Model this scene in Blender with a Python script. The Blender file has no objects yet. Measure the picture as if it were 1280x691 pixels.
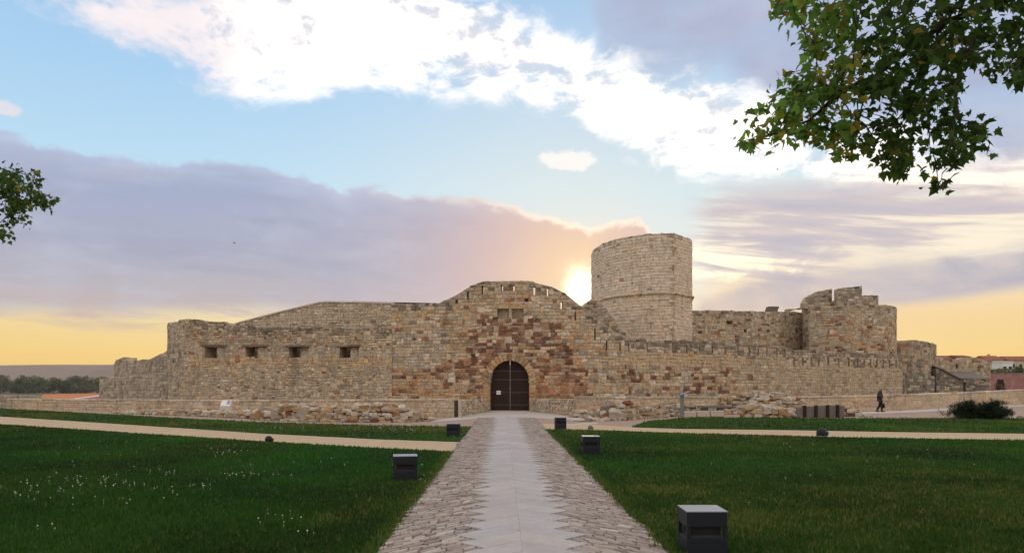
import bpy, bmesh, math, random
import numpy as np
from mathutils import Vector, Matrix

R = math.radians
F, HY, CX, EYE = 924.0, 483.0, 640.0, 1.7      # focal length and horizon of the picture, eye height (m)
SC = bpy.context.scene
COL = SC.collection

# ------------------------------------------------------------------ camera
cam = bpy.data.objects.new('camera', bpy.data.cameras.new('camera'))
COL.objects.link(cam)
cam.location = (0, 0, EYE)
cam.rotation_euler = (R(90), 0, 0)
cam.data.sensor_width = 36
cam.data.lens = 36 * F / 1280
cam.data.shift_y = (HY - 345.5) / 1280
cam.data.clip_start = 0.1
cam.data.clip_end = 20000
SC.camera = cam
SC.view_settings.view_transform = 'Standard'
SC.view_settings.look = 'None'
SC.view_settings.gamma = 1
SC.view_settings.exposure = 0.0
SC.view_settings.use_curve_mapping = False
SC.cycles.use_denoising = True
SC.cycles.max_bounces = 6
SC.cycles.transparent_max_bounces = 8

# ------------------------------------------------------------------ sun
SUN_AZ = math.atan((726 - CX) / F)
SUN_EL = R(7.7)
sun_dir = Vector((math.sin(SUN_AZ) * math.cos(SUN_EL), math.cos(SUN_AZ) * math.cos(SUN_EL), math.sin(SUN_EL)))
sl = bpy.data.lights.new('sun', 'SUN')
sl.energy = 1.0
sl.angle = R(10)
sl.color = (1.0, 0.80, 0.55)
so = bpy.data.objects.new('sun', sl)
COL.objects.link(so)
so.rotation_euler = (-sun_dir).to_track_quat('-Z', 'Y').to_euler()
so.location = (8, 60, 40)

# ------------------------------------------------------------------ sky: Nishita air with layers of evening cloud
W = bpy.data.worlds.new('World')
SC.world = W
W.use_nodes = True
W.cycles.sampling_method = 'MANUAL'
W.cycles.sample_map_resolution = 512
wt = W.node_tree
wt.nodes.clear()
WN, WL = wt.nodes, wt.links

def _in(sock, v):
    if isinstance(v, (int, float)):
        sock.default_value = v
    elif isinstance(v, (tuple, list)):
        sock.default_value = tuple(v) if len(v) == len(sock.default_value) else tuple(v) + (1.0,)
    else:
        sock.id_data.links.new(v, sock)

class NT:
    """short hand for node trees"""
    def __init__(s, t): s.t = t
    def node(s, kind, **kw):
        n = s.t.nodes.new(kind)
        for k, v in kw.items(): setattr(n, k, v)
        return n
    def m(s, op, a, b=None, c=None, clamp=False):
        n = s.node('ShaderNodeMath', operation=op, use_clamp=clamp)
        for i, v in enumerate((a, b, c)):
            if v is not None: _in(n.inputs[i], v)
        return n.outputs[0]
    def vm(s, op, a, b=None, sc=None):
        n = s.node('ShaderNodeVectorMath', operation=op)
        _in(n.inputs[0], a)
        if b is not None: _in(n.inputs[1], b)
        if sc is not None: _in(n.inputs[3], sc)
        return n.outputs[1] if op in ('DOT_PRODUCT', 'LENGTH') else n.outputs[0]
    def step(s, v, a, b, lo=0.0, hi=1.0):
        n = s.node('ShaderNodeMapRange', interpolation_type='SMOOTHSTEP')
        for i, q in enumerate((v, a, b, lo, hi)): _in(n.inputs[i], q)
        return n.outputs[0]
    def mix(s, f, a, b, blend='MIX'):
        n = s.node('ShaderNodeMix', data_type='RGBA', blend_type=blend)
        _in(n.inputs[0], f); _in(n.inputs[6], a); _in(n.inputs[7], b)
        return n.outputs[2]
    def noise(s, vec, scale, detail=6, rough=0.55, dist=0.0):
        n = s.node('ShaderNodeTexNoise')
        if vec is not None: _in(n.inputs['Vector'], vec)
        n.inputs['Scale'].default_value = scale
        n.inputs['Detail'].default_value = detail
        n.inputs['Roughness'].default_value = rough
        n.inputs['Distortion'].default_value = dist
        return n.outputs[0]
    def ramp(s, f, stops):
        n = s.node('ShaderNodeValToRGB')
        e = n.color_ramp.elements
        while len(e) < len(stops): e.new(0.5)
        for q, (p, c) in zip(e, stops):
            q.position = p; q.color = tuple(c) + (1.0,)
        _in(n.inputs[0], f)
        return n.outputs[0]

w = NT(wt)
dirv = w.node('ShaderNodeTexCoord').outputs['Generated']
sep = w.node('ShaderNodeSeparateXYZ'); _in(sep.inputs[0], dirv)
dx, dy, dz = sep.outputs
az = w.m('ARCTAN2', dx, dy)
el = w.m('ARCSINE', dz)
azt = w.m('MULTIPLY_ADD', az, 1 / 2.2, 0.5, clamp=True)

def edge(pts):
    """elevation of a cloud's edge against azimuth; points noted as (column, row) of the view to the west"""
    n = w.node('ShaderNodeFloatCurve')
    c = n.mapping.curves[0]
    q = []
    for px, py in pts:
        a = math.atan((px - CX) / F)
        e = math.atan((HY - py) / F * math.cos(a))
        q.append((a / 2.2 + 0.5, (e + 0.1) / 0.9))
    while len(c.points) < len(q): c.points.new(0.5, 0.5)
    for p, (a, e) in zip(c.points, q):
        p.location = (a, e); p.handle_type = 'VECTOR'
    n.mapping.extend = 'HORIZONTAL'
    n.mapping.update()
    _in(n.inputs[1], azt)
    return w.m('MULTIPLY_ADD', n.outputs[0], 0.9, -0.1)

def E(py): return math.atan((HY - py) / F)
def A(px): return math.atan((px - CX) / F)

flat = w.vm('MULTIPLY', dirv, (1.0, 1.0, 2.6))          # cloud texture drawn out along the horizon
streak = w.vm('MULTIPLY', dirv, (1.0, 1.0, 7.0))
nA = w.noise(flat, 7.0, 9, 0.55)
nB = w.noise(w.vm('ADD', flat, (3.1, 1.7, 0.4)), 3.2, 8, 0.58, 0.3)
nC = w.noise(w.vm('ADD', streak, (1.2, 5.0, 2.0)), 5.0, 8, 0.6, 0.4)
nF = w.noise(w.vm('ADD', w.vm('MULTIPLY', dirv, (1.0, 1.0, 1.9)), (4.0, 0.5, 1.5)), 9.0, 10, 0.62, 0.5)
nG = w.noise(w.vm('ADD', w.vm('MULTIPLY', dirv, (1.0, 1.0, 1.6)), (0.3, 6.5, 2.5)), 26.0, 9, 0.6, 0.3)
nH = w.noise(w.vm('ADD', dirv, (2.0, 9.0, 4.0)), 52.0, 6, 0.62)
nD = w.noise(w.vm('ADD', dirv, (7.0, 2.0, 5.0)), 18.0, 8, 0.6)
def jit(e, n, amp): return w.m('ADD', e, w.m('MULTIPLY_ADD', n, amp, -amp / 2))

sky = w.node('ShaderNodeTexSky', sky_type='NISHITA')
sky.sun_disc = False
sky.sun_elevation = SUN_EL
sky.sun_rotation = SUN_AZ
sky.altitude = 600
sky.air_density = 1.0
sky.dust_density = 0.6
sky.ozone_density = 1.5

sd0 = w.m('ARCCOSINE', w.vm('DOT_PRODUCT', dirv, tuple(sun_dir)))
sd = w.m('MAXIMUM', jit(jit(sd0, nD, 0.030), nH, 0.016), 0.0)
def glow(r): return w.m('EXPONENT', w.m('MULTIPLY', w.m('POWER', w.m('DIVIDE', sd, r), 2.0), -1.0))
warm = glow(0.28)
core = glow(0.018)
halo = glow(0.062)

# clear air: Nishita, lifted by the thin high veil that fills the whole sky
air = w.vm('SCALE', sky.outputs[0], sc=0.10)
veil = w.ramp(w.m('DIVIDE', el, 0.6, clamp=True), [
    (0.0, (1.0, 0.58, 0.17)), (0.06, (1.03, 0.67, 0.17)), (0.13, (1.0, 0.73, 0.32)), (0.24, (0.80, 0.86, 0.88)),
    (0.42, (0.58, 0.83, 1.0)), (0.62, (0.45, 0.72, 1.0)), (1.0, (0.30, 0.54, 0.92))])
c = w.mix(0.84, air, veil)
# lighter air round the sun
c = w.mix(w.m('MULTIPLY', warm, 0.55), c, (0.92, 0.86, 0.72))
SKYCOL = c

# high bright band that crosses the view and goes on overhead
upB = edge([(-300, -140), (0, -60), (150, -40), (300, -60), (560, -40), (640, 10), (690, 66), (760, 92), (830, 110), (900, 105), (960, 150), (1010, 182), (1100, 188), (1160, 196), (1250, 215), (1500, 250)])
loB = edge([(-300, -60), (0, 4), (60, 30), (130, 62), (200, 88), (255, 112), (305, 114), (330, 97), (400, 92), (450, 80), (500, 84), (590, 98), (640, 97), (700, 114), (740, 138), (800, 172), (845, 192), (900, 196), (985, 192), (1050, 222), (1110, 238), (1160, 216), (1250, 226), (1500, 255)])
# signed distance into the band, broken up by the cloud texture
dB = w.m('DIVIDE', w.m('MINIMUM', w.m('SUBTRACT', el, loB), w.m('MULTIPLY', w.m('SUBTRACT', upB, el), 0.8)), 0.050)
fB = w.m('ADD', w.m('MULTIPLY_ADD', nF, 3.4, -1.7), w.m('MULTIPLY_ADD', nG, 1.6, -0.8))
thick = w.step(w.m('ADD', az, w.m('MULTIPLY', nA, 0.10)), A(290), A(400))
dens = w.m('ADD', w.m('MINIMUM', dB, 0.9), w.m('ADD', fB, w.m('MULTIPLY_ADD', thick, 0.72, -0.22)))
mB = w.step(dens, -0.25, 0.95)
mB = w.m('MULTIPLY', mB, w.step(dB, -1.0, -0.35))

# grey lilac mass above the band, to the north
ltC = edge([(-300, -900), (600, -400), (700, -120), (735, 20), (760, 105), (840, 120), (900, 105), (960, 150), (1010, 182), (1100, 188), (1150, 205), (1200, 262), (1280, 300), (1500, 330)])
mC = w.step(jit(jit(el, nB, 0.05), nD, 0.02), w.m('ADD', ltC, -0.01), w.m('ADD', ltC, 0.05))
mC = w.m('MULTIPLY', mC, w.m('MULTIPLY', w.step(az, A(640), A(840)), w.m('MULTIPLY_ADD', w.step(nA, 0.3, 0.6), 0.35, 0.65)))
colC = w.mix(w.step(nB, 0.35, 0.65), (0.42, 0.45, 0.62), (0.55, 0.56, 0.69))
c = w.mix(w.m('MULTIPLY', mC, 0.92), c, colC)
colB = w.mix(thick, (0.98, 0.89, 0.91), (1.32, 1.24, 1.16))
# the band's upper side and its hollows are in its own shade
hollow = w.m('MAXIMUM', w.m('MULTIPLY', w.step(w.m('SUBTRACT', el, loB), 0.055, 0.13), w.step(nG, 0.34, 0.58)), w.m('MULTIPLY', w.step(nF, 0.56, 0.44), w.step(nG, 0.56, 0.40)))
colB = w.mix(w.m('MULTIPLY', hollow, 0.85), colB, (0.66, 0.68, 0.78))
c = w.mix(mB, c, colB)

# small bright cloud on its own
def blob(px, py, rx, ry, n=nA, amp=0.9):
    a = w.m('DIVIDE', w.m('SUBTRACT', az, A(px)), rx / F)
    ee = math.atan((HY - py) / F * math.cos(A(px)))
    b = w.m('DIVIDE', w.m('SUBTRACT', el, ee), ry / F)
    r = w.m('SQRT', w.m('ADD', w.m('MULTIPLY', a, a), w.m('MULTIPLY', b, b)))
    return w.step(w.m('ADD', r, w.m('MULTIPLY_ADD', n, amp, -amp / 2)), 1.05, 0.55)
c = w.mix(w.m('MULTIPLY', blob(718, 203, 46, 13, nG, 2.6), 0.85), c, (1.05, 1.0, 0.95))
c = w.mix(w.m('MULTIPLY', blob(2, 134, 20, 8, nG, 2.4), 0.6), c, (0.95, 0.80, 0.82))

# long grey lilac bank to the south-west
topA = edge([(-300, 130), (0, 172), (90, 190), (200, 199), (310, 205), (345, 212), (400, 226), (428, 238), (455, 232), (520, 242), (600, 250), (655, 262), (690, 272), (737, 284), (765, 275), (798, 268), (812, 284), (835, 330), (860, 400), (900, 520), (1500, 560)])
botA = edge([(-300, 395), (0, 396), (150, 398), (300, 392), (420, 396), (600, 410), (700, 420), (722, 372), (740, 352), (770, 330), (820, 330), (900, 400), (1500, 500)])
eA = jit(jit(jit(el, nF, 0.040), nG, 0.026), nH, 0.008)
mA = w.m('MULTIPLY', w.step(eA, w.m('ADD', topA, 0.003), w.m('ADD', topA, -0.007)), w.step(jit(el, nC, 0.05), w.m('ADD', botA, -0.012), w.m('ADD', botA, 0.022)))
rel = w.m('DIVIDE', w.m('SUBTRACT', topA, el), 0.20, clamp=True)
colA = w.ramp(rel, [(0.0, (0.50, 0.58, 0.76)), (0.16, (0.38, 0.43, 0.60)), (0.55, (0.43, 0.44, 0.55)), (1.0, (0.60, 0.50, 0.47))])
colA = w.mix(w.m('MULTIPLY', w.step(nF, 0.42, 0.66), 0.42), colA, (0.56, 0.58, 0.70))
colA = w.mix(w.m('MULTIPLY', w.step(nC, 0.52, 0.36), 0.30), colA, (0.34, 0.35, 0.47))
colA = w.mix(w.m('MULTIPLY', glow(0.22), 0.8, clamp=True), colA, (0.86, 0.56, 0.45))
colA = w.mix(w.m('MULTIPLY', glow(0.11), 0.62, clamp=True), colA, (1.0, 0.66, 0.40))
# lit rim
rim = w.m('MULTIPLY', w.m('MULTIPLY', mA, w.step(eA, w.m('ADD', topA, -0.014), topA)), glow(0.16))
c = w.mix(w.m('MULTIPLY', mA, 0.96), c, colA)
c = w.mix(w.m('MULTIPLY', rim, 1.4, clamp=True), c, (1.25, 1.1, 0.9))

# streaky layers low in the north-west, grey lilac over cream
lowN = w.m('MULTIPLY', w.step(az, A(850), A(920)), w.m('MULTIPLY', w.step(el, E(452), E(400)), w.step(jit(el, nB, 0.06), E(225), E(290))))
cream = w.mix(w.step(el, E(440), E(300)), (0.98, 0.66, 0.27), (1.0, 0.86, 0.66))
c = w.mix(w.m('MULTIPLY', lowN, 0.75), c, cream)
tilt = w.m('MULTIPLY_ADD', az, 0.13, el)                # these bands fall away to the north
tv = w.node('ShaderNodeCombineXYZ'); _in(tv.inputs[0], dx); _in(tv.inputs[1], w.m('MULTIPLY', tilt, 9.0)); _in(tv.inputs[2], dz)
nE = w.noise(tv.outputs[0], 4.2, 8, 0.58, 0.35)
mD = w.m('MULTIPLY', w.step(nE, 0.43, 0.56), w.m('MULTIPLY', w.step(az, A(845), A(900)), w.m('MULTIPLY', w.step(jit(el, nC, 0.04), E(392), E(368)), w.step(el, E(225), E(275)))))
colD = w.mix(w.step(nE, 0.5, 0.75), (0.66, 0.56, 0.58), (0.47, 0.46, 0.58))
c = w.mix(w.m('MULTIPLY', mD, 0.85), c, colD)
# one heavier bar across the streaks
tH = edge([(-300, 600), (840, 430), (870, 385), (910, 362), (960, 346), (1040, 337), (1100, 327), (1180, 318), (1280, 300), (1500, 280)])
bH = edge([(-300, 600), (840, 430), (900, 396), (960, 394), (1040, 388), (1100, 386), (1180, 378), (1280, 362), (1500, 338)])
eH = jit(jit(el, nF, 0.030), nG, 0.014)
mH = w.m('MULTIPLY', w.step(eH, w.m('ADD', tH, 0.010), w.m('ADD', tH, -0.012)), w.step(jit(el, nF, 0.012), w.m('ADD', bH, -0.006), w.m('ADD', bH, 0.012)))
colH = w.mix(w.step(nF, 0.38, 0.62), (0.44, 0.44, 0.55), (0.62, 0.56, 0.58))
colH = w.mix(w.m('MULTIPLY', glow(0.26), 0.7), colH, (0.88, 0.66, 0.50))
c = w.mix(w.m('MULTIPLY', mH, 0.82), c, colH)
# faint bars in the yellow low in the south-west
mF = w.m('MULTIPLY', w.step(nC, 0.46, 0.60), w.m('MULTIPLY', w.step(az, A(520), A(300)), w.m('MULTIPLY', w.step(el, E(432), E(410)), w.step(el, E(372), E(398)))))
c = w.mix(w.m('MULTIPLY', mF, 0.6), c, (0.60, 0.46, 0.42))

# unseen rest of the sky: broken cloud, warmed and brightened to light the castle
out = w.m('MAXIMUM', w.step(el, 0.50, 0.72), w.step(w.m('ABSOLUTE', az), 0.72, 1.1))
mG = w.m('MULTIPLY', out, w.step(nB, 0.38, 0.56))
colG = w.mix(w.step(nA, 0.40, 0.62), (1.72, 1.45, 1.18), (0.84, 0.74, 0.72))
c = w.mix(mG, c, colG)

# bright gaps beside the sun, north of the tower
br = w.m('MULTIPLY', blob(915, 322, 100, 30, nG, 1.8), w.step(nE, 0.62, 0.44))
c = w.mix(w.m('MULTIPLY', br, 0.95), c, (1.35, 1.2, 0.86))
c = w.mix(w.m('MULTIPLY', w.m('MULTIPLY', blob(1190, 285, 130, 34, nC, 1.6), w.step(nE, 0.58, 0.40)), 0.8), c, (1.05, 0.92, 0.72))
# the sun behind the cloud's edge
c = w.mix(w.m('MULTIPLY', halo, 0.55), c, (1.15, 0.88, 0.46))
c = w.mix(w.m('MULTIPLY', core, 1.5, clamp=True), c, (2.6, 2.3, 1.7))
# below the horizon: dull ground light
c = w.mix(w.step(el, -0.005, -0.06), c, (0.10, 0.10, 0.07))

bg = w.node('ShaderNodeBackground')
_in(bg.inputs[0], w.vm('SCALE', c, sc=10.0))
bg.inputs[1].default_value = 0.10
wo = w.node('ShaderNodeOutputWorld')
WL.new(bg.outputs[0], wo.inputs[0])

# ------------------------------------------------------------------ helpers
rng = random.Random(7)
nrng = np.random.default_rng(7)

def P(px, py, D):
    """point of the place seen at (px, py) of the view at depth D"""
    return Vector(((px - CX) / F * D, D, EYE - (py - HY) / F * D))
def GD(py): return EYE * F / (py - HY)                  # depth of a point on the flat ground
def G(px, py, z=0.0):
    D = GD(py); return Vector(((px - CX) / F * D, D, z))

def tag(o, label=None, cat=None, group=None, kind=None):
    if label: o['label'] = label
    if cat:
        o['category'] = cat
        if not kind: o['kind'] = 'thing'
    if group: o['group'] = group
    if kind: o['kind'] = kind
    return o

def empty(name, loc=(0, 0, 0), rz=0.0):
    o = bpy.data.objects.new(name, None)
    o.empty_display_size = 0.3
    o.location = loc; o.rotation_euler = (0, 0, rz)
    COL.objects.link(o)
    return o

def obj(name, me, parent=None, loc=None):
    o = bpy.data.objects.new(name, me)
    COL.objects.link(o)
    if parent is not None: o.parent = parent
    if loc is not None: o.location = loc
    return o

def mesh(name, verts, faces, mat=None, cols=None, smooth=False):
    me = bpy.data.meshes.new(name)
    me.from_pydata(verts, [], faces)
    if mat: me.materials.append(mat)
    if cols is not None:
        a = me.attributes.new('col', 'FLOAT_COLOR', 'POINT')
        arr = np.ones((len(verts), 4), np.float32); arr[:, :3] = np.asarray(cols, np.float32).reshape(-1, 3)
        a.data.foreach_set('color', arr.ravel())
    if smooth: me.polygons.foreach_set('use_smooth', [True] * len(me.polygons))
    me.update()
    return me

def trimesh(name, V, T, mat, C=None):
    """numpy arrays of vertices (n,3) and triangles (m,3)"""
    me = bpy.data.meshes.new(name)
    me.vertices.add(len(V)); me.vertices.foreach_set('co', np.ascontiguousarray(V, np.float32).ravel())
    me.loops.add(len(T) * 3); me.loops.foreach_set('vertex_index', np.ascontiguousarray(T, np.int32).ravel())
    me.polygons.add(len(T)); me.polygons.foreach_set('loop_start', np.arange(0, len(T) * 3, 3, dtype=np.int32))
    if C is not None:
        a = me.attributes.new('col', 'FLOAT_COLOR', 'POINT')
        arr = np.ones((len(V), 4), np.float32); arr[:, :3] = C
        a.data.foreach_set('color', arr.ravel())
    me.materials.append(mat)
    me.update(); me.validate()
    return me

class MB:
    """collects shapes into one mesh"""
    def __init__(s): s.v, s.f = [], []
    def add(s, v, f):
        b = len(s.v); s.v += [tuple(q) for q in v]; s.f += [tuple(i + b for i in q) for q in f]; return s
    def hexa(s, p):                                     # 8 corners: bottom ring 0-3, top ring 4-7
        return s.add(p, [(3, 2, 1, 0), (4, 5, 6, 7), (0, 1, 5, 4), (1, 2, 6, 5), (2, 3, 7, 6), (3, 0, 4, 7)])
    def box(s, c, d, rz=0.0):
        x, y, z = (q / 2 for q in d); cs, sn = math.cos(rz), math.sin(rz)
        p = [(-x, -y, -z), (x, -y, -z), (x, y, -z), (-x, y, -z), (-x, -y, z), (x, -y, z), (x, y, z), (-x, y, z)]
        return s.hexa([(c[0] + a * cs - b * sn, c[1] + a * sn + b * cs, c[2] + e) for a, b, e in p])
    def tube(s, pts, rad, n=6):
        pts = [Vector(p) for p in pts]; rings = []
        for i, p in enumerate(pts):
            t = (pts[min(i + 1, len(pts) - 1)] - pts[max(i - 1, 0)]).normalized()
            a = t.cross(Vector((0.3, 0.1, 1)) if abs(t.z) < 0.9 else Vector((1, 0, 0))).normalized(); b = t.cross(a)
            r = rad[i] if isinstance(rad, (list, tuple)) else rad
            rings.append([p + (a * math.cos(k * 2 * math.pi / n) + b * math.sin(k * 2 * math.pi / n)) * r for k in range(n)])
        v = [q for r_ in rings for q in r_]; f = []
        for i in range(len(rings) - 1):
            for k in range(n):
                k2 = (k + 1) % n
                f.append((i * n + k, i * n + k2, (i + 1) * n + k2, (i + 1) * n + k))
        f += [tuple(range(n - 1, -1, -1)), tuple(range((len(rings) - 1) * n, len(rings) * n))]
        return s.add(v, f)
    def lathe(s, prof, c=(0, 0, 0), n=16):
        v, f = [], []
        for r, z in prof:
            for k in range(n):
                a = 2 * math.pi * k / n
                v.append((c[0] + r * math.cos(a), c[1] + r * math.sin(a), c[2] + z))
        for i in range(len(prof) - 1):
            for k in range(n):
                k2 = (k + 1) % n
                f.append((i * n + k, i * n + k2, (i + 1) * n + k2, (i + 1) * n + k))
        f += [tuple(range(n - 1, -1, -1)), tuple(range((len(prof) - 1) * n, len(prof) * n))]
        return s.add(v, f)
    def build(s, name, mat, parent=None, smooth=False, loc=None):
        return obj(name, mesh(name, s.v, s.f, mat, None, smooth), parent, loc)

def bevel(o, wd=0.01, seg=2):
    m = o.modifiers.new('b', 'BEVEL'); m.width = wd; m.segments = seg; m.limit_method = 'ANGLE'; return o

def vnoise(x, y, seed=0):
    """cheap smooth value noise"""
    xi, yi = math.floor(x), math.floor(y); fx, fy = x - xi, y - yi
    def h(a, b):
        n = (a * 374761393 + b * 668265263 + seed * 1442695041) & 0xffffffff
        n = ((n ^ (n >> 13)) * 1274126177) & 0xffffffff
        return ((n ^ (n >> 16)) & 0xffff) / 65535.0
    fx = fx * fx * (3 - 2 * fx); fy = fy * fy * (3 - 2 * fy)
    return (h(xi, yi) * (1 - fx) + h(xi + 1, yi) * fx) * (1 - fy) + (h(xi, yi + 1) * (1 - fx) + h(xi + 1, yi + 1) * fx) * fy

# ------------------------------------------------------------------ materials
def material(name):
    m = bpy.data.materials.new(name); m.use_nodes = True
    t = NT(m.node_tree); b = m.node_tree.nodes['Principled BSDF']
    return m, t, b

def plain(name, col, rough=0.8, metal=0.0, var=0.25, scale=6.0, bump=0.2, bscale=30.0, attr=None, var2=0.0, scale2=0.6, tint2=None, coords='pos', bdist=0.02, stain=0.0):
    """base colour broken up by two sizes of noise, with fine relief"""
    m, t, b = material(name)
    pos = t.node('ShaderNodeNewGeometry').outputs['Position'] if coords == 'pos' else t.node('ShaderNodeTexCoord').outputs['Object']
    if attr == 'col':
        base = t.node('ShaderNodeAttribute', attribute_name='col').outputs[0]
    elif attr == 'object':
        base = t.node('ShaderNodeObjectInfo').outputs['Color']
    else:
        n = t.node('ShaderNodeRGB'); n.outputs[0].default_value = tuple(col) + (1,); base = n.outputs[0]
    n1 = t.noise(pos, scale, 6, 0.6)
    k = t.m('MULTIPLY_ADD', n1, 2 * var, 1 - var)
    base = t.mix(1.0, base, t.ramp(k, [(0, (0, 0, 0)), (1, (1, 1, 1))]), 'MULTIPLY') if False else t.vm('SCALE', base, sc=k)
    if var2:
        n2 = t.noise(pos, scale2, 5, 0.6)
        base = t.mix(t.m('MULTIPLY', t.step(n2, 0.45, 0.68), var2), base, tint2)
    if stain:                                            # old weather stains, running downwards
        sv = t.vm('MULTIPLY', pos, (1.0, 1.0, 0.45))
        base = t.mix(t.m('MULTIPLY', t.step(t.noise(sv, 0.9, 7, 0.65, 0.4), 0.50, 0.70), stain), base, t.vm('MULTIPLY', base, (0.42, 0.40, 0.38)))
    t.t.links.new(base, b.inputs['Base Color'])
    b.inputs['Roughness'].default_value = rough
    b.inputs['Metallic'].default_value = metal
    b.inputs['Specular IOR Level'].default_value = 0.25 if not metal else 0.5
    if bump:
        bn = t.node('ShaderNodeBump'); bn.inputs['Strength'].default_value = bump; bn.inputs['Distance'].default_value = bdist
        _in(bn.inputs['Height'], t.noise(pos, bscale, 6, 0.65)); t.t.links.new(bn.outputs[0], b.inputs['Normal'])
    return m

M_STONE = plain('castle_stone', None, 0.92, var=1.05, scale=7.0, bump=1.0, bscale=10.0, attr='col', var2=0.34, scale2=1.6, tint2=(0.46, 0.375, 0.26), bdist=0.06, stain=0.60)
M_ASHLAR = plain('tower_ashlar', None, 0.92, var=0.6, scale=5.0, bump=0.8, bscale=9.0, attr='col', var2=0.30, scale2=1.2, tint2=(0.60, 0.50, 0.40), bdist=0.05, stain=0.40)
M_MORTAR = plain('lime_mortar', (0.44, 0.355, 0.255), 0.95, var=0.9, scale=6.0, bump=0.7, bscale=14.0, var2=0.6, scale2=1.3, tint2=(0.17, 0.135, 0.095), bdist=0.05)  # dark patches in the colour stand in for shaded crevices
M_PAVE = plain('paving_stone', None, 0.75, var=0.22, scale=14.0, bump=0.45, bscale=60.0, attr='col', var2=0.25, scale2=2.0, tint2=(0.30, 0.25, 0.22), bdist=0.01)
M_RUBBLE = plain('rubble_stone', None, 0.92, var=0.35, scale=5.0, bump=0.7, bscale=14.0, attr='object', bdist=0.04)
M_EARTH = plain('bare_earth', (0.17, 0.125, 0.085), 0.95, var=0.35, scale=3.0, bump=0.5, bscale=30.0)
M_JOINT = plain('path_joint_earth', (0.27, 0.215, 0.175), 0.95, var=0.35, scale=9.0, bump=0.4, bscale=60.0)
M_SAND = plain('sand_path', (0.47, 0.365, 0.235), 0.95, var=0.16, scale=2.5, bump=0.5, bscale=70.0, var2=0.35, scale2=0.8, tint2=(0.38, 0.30, 0.205), bdist=0.01)
M_GRAVEL = plain('pink_gravel', (0.36, 0.265, 0.215), 0.95, var=0.35, scale=22.0, bump=0.8, bscale=40.0, var2=0.4, scale2=1.2, tint2=(0.27, 0.22, 0.19))
M_CONC = plain('pale_pavement', (0.46, 0.42, 0.38), 0.8, var=0.14, scale=3.0, bump=0.2, bscale=60.0)
M_LAWN = plain('lawn_turf', (0.012, 0.046, 0.007), 0.95, var=0.4, scale=5.0, bump=0.8, bscale=45.0, var2=0.55, scale2=0.45, tint2=(0.030, 0.052, 0.010))
M_METAL = plain('dark_painted_metal', (0.010, 0.013, 0.019), 0.5, 0.0, var=0.2, scale=20.0, bump=0.05, bscale=80.0)
M_CAP = plain('zinc_top', (0.30, 0.33, 0.37), 0.38, 0.6, var=0.12, scale=9.0, bump=0.05)
M_STEEL = plain('grey_steel', (0.20, 0.21, 0.22), 0.5, 0.4, var=0.15, scale=9.0, bump=0.05)
M_BLACK = plain('black_void', (0.012, 0.012, 0.013), 0.6, var=0.1, bump=0.0)
M_WOOD = plain('old_dark_wood', (0.030, 0.016, 0.012), 0.7, var=0.4, scale=9.0, bump=0.4, bscale=30.0)
M_IRON = plain('rusty_iron', (0.07, 0.045, 0.035), 0.6, 0.5, var=0.3, scale=14.0, bump=0.2)
M_WHITE = plain('white_paint', (0.72, 0.72, 0.70), 0.6, var=0.06, bump=0.05)
M_PAPER = plain('paper', (0.78, 0.77, 0.74), 0.8, var=0.05, bump=0.0)
M_PRINT = plain('printed_panel', (0.25, 0.30, 0.40), 0.5, var=0.5, scale=9.0, bump=0.0)
M_BARK = plain('bark', (0.055, 0.042, 0.030), 0.95, var=0.4, scale=12.0, bump=0.8, bscale=25.0)
M_SLATE = plain('grey_slab', (0.17, 0.155, 0.135), 0.9, var=0.25, scale=5.0, bump=0.5, bscale=14.0)
M_ROOF = plain('clay_tiles', (0.27, 0.10, 0.06), 0.9, var=0.3, scale=3.0, bump=0.5, bscale=9.0)
M_LEAD = plain('dark_roof', (0.06, 0.050, 0.048), 0.8, var=0.3, scale=3.0, bump=0.3)
M_PLASTER = plain('grey_plaster', (0.20, 0.18, 0.155), 0.95, var=0.45, scale=2.2, bump=0.8, bscale=7.0, var2=0.6, scale2=0.9, tint2=(0.11, 0.10, 0.09), bdist=0.06)
M_CREAM = plain('cream_render', (0.52, 0.42, 0.30), 0.9, var=0.12, scale=1.0, bump=0.1)
M_PINK = plain('pink_brick_wall', (0.34, 0.165, 0.15), 0.9, var=0.28, scale=1.4, bump=0.3, bscale=6.0, var2=0.5, scale2=1.1, tint2=(0.42, 0.28, 0.26))
M_GLASS = plain('window_glass', (0.03, 0.035, 0.045), 0.12, var=0.1, bump=0.0)

def leafmat(name, trans=0.35):
    m, t, b = material(name)
    a = t.node('ShaderNodeAttribute', attribute_name='col').outputs[0]
    t.t.links.new(a, b.inputs['Base Color']); b.inputs['Roughness'].default_value = 0.55
    b.inputs['Specular IOR Level'].default_value = 0.2
    tr = t.node('ShaderNodeBsdfTranslucent'); _in(tr.inputs[0], t.vm('SCALE', a, sc=1.6))
    mx = t.node('ShaderNodeMixShader'); mx.inputs[0].default_value = trans
    t.t.links.new(b.outputs[0], mx.inputs[1]); t.t.links.new(tr.outputs[0], mx.inputs[2])
    t.t.links.new(mx.outputs[0], m.node_tree.nodes['Material Output'].inputs[0])
    return m
M_LEAF = leafmat('leaf', 0.5)
M_LEAF_O = None
M_NEEDLE = leafmat('needle', 0.15)
M_GRASS = leafmat('grass_blade', 0.25)
M_FAR = leafmat('far_foliage', 0.2)

# ------------------------------------------------------------------ masonry
PALE, TAN, GREY, DGREY = (0.53, 0.455, 0.355), (0.46, 0.345, 0.22), (0.34, 0.295, 0.235), (0.165, 0.142, 0.115)
ORANGE, RED, DARK, BUFF = (0.46, 0.265, 0.125), (0.195, 0.082, 0.056), (0.075, 0.055, 0.043), (0.50, 0.355, 0.19)
BRICK = (0.36, 0.175, 0.095)

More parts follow.
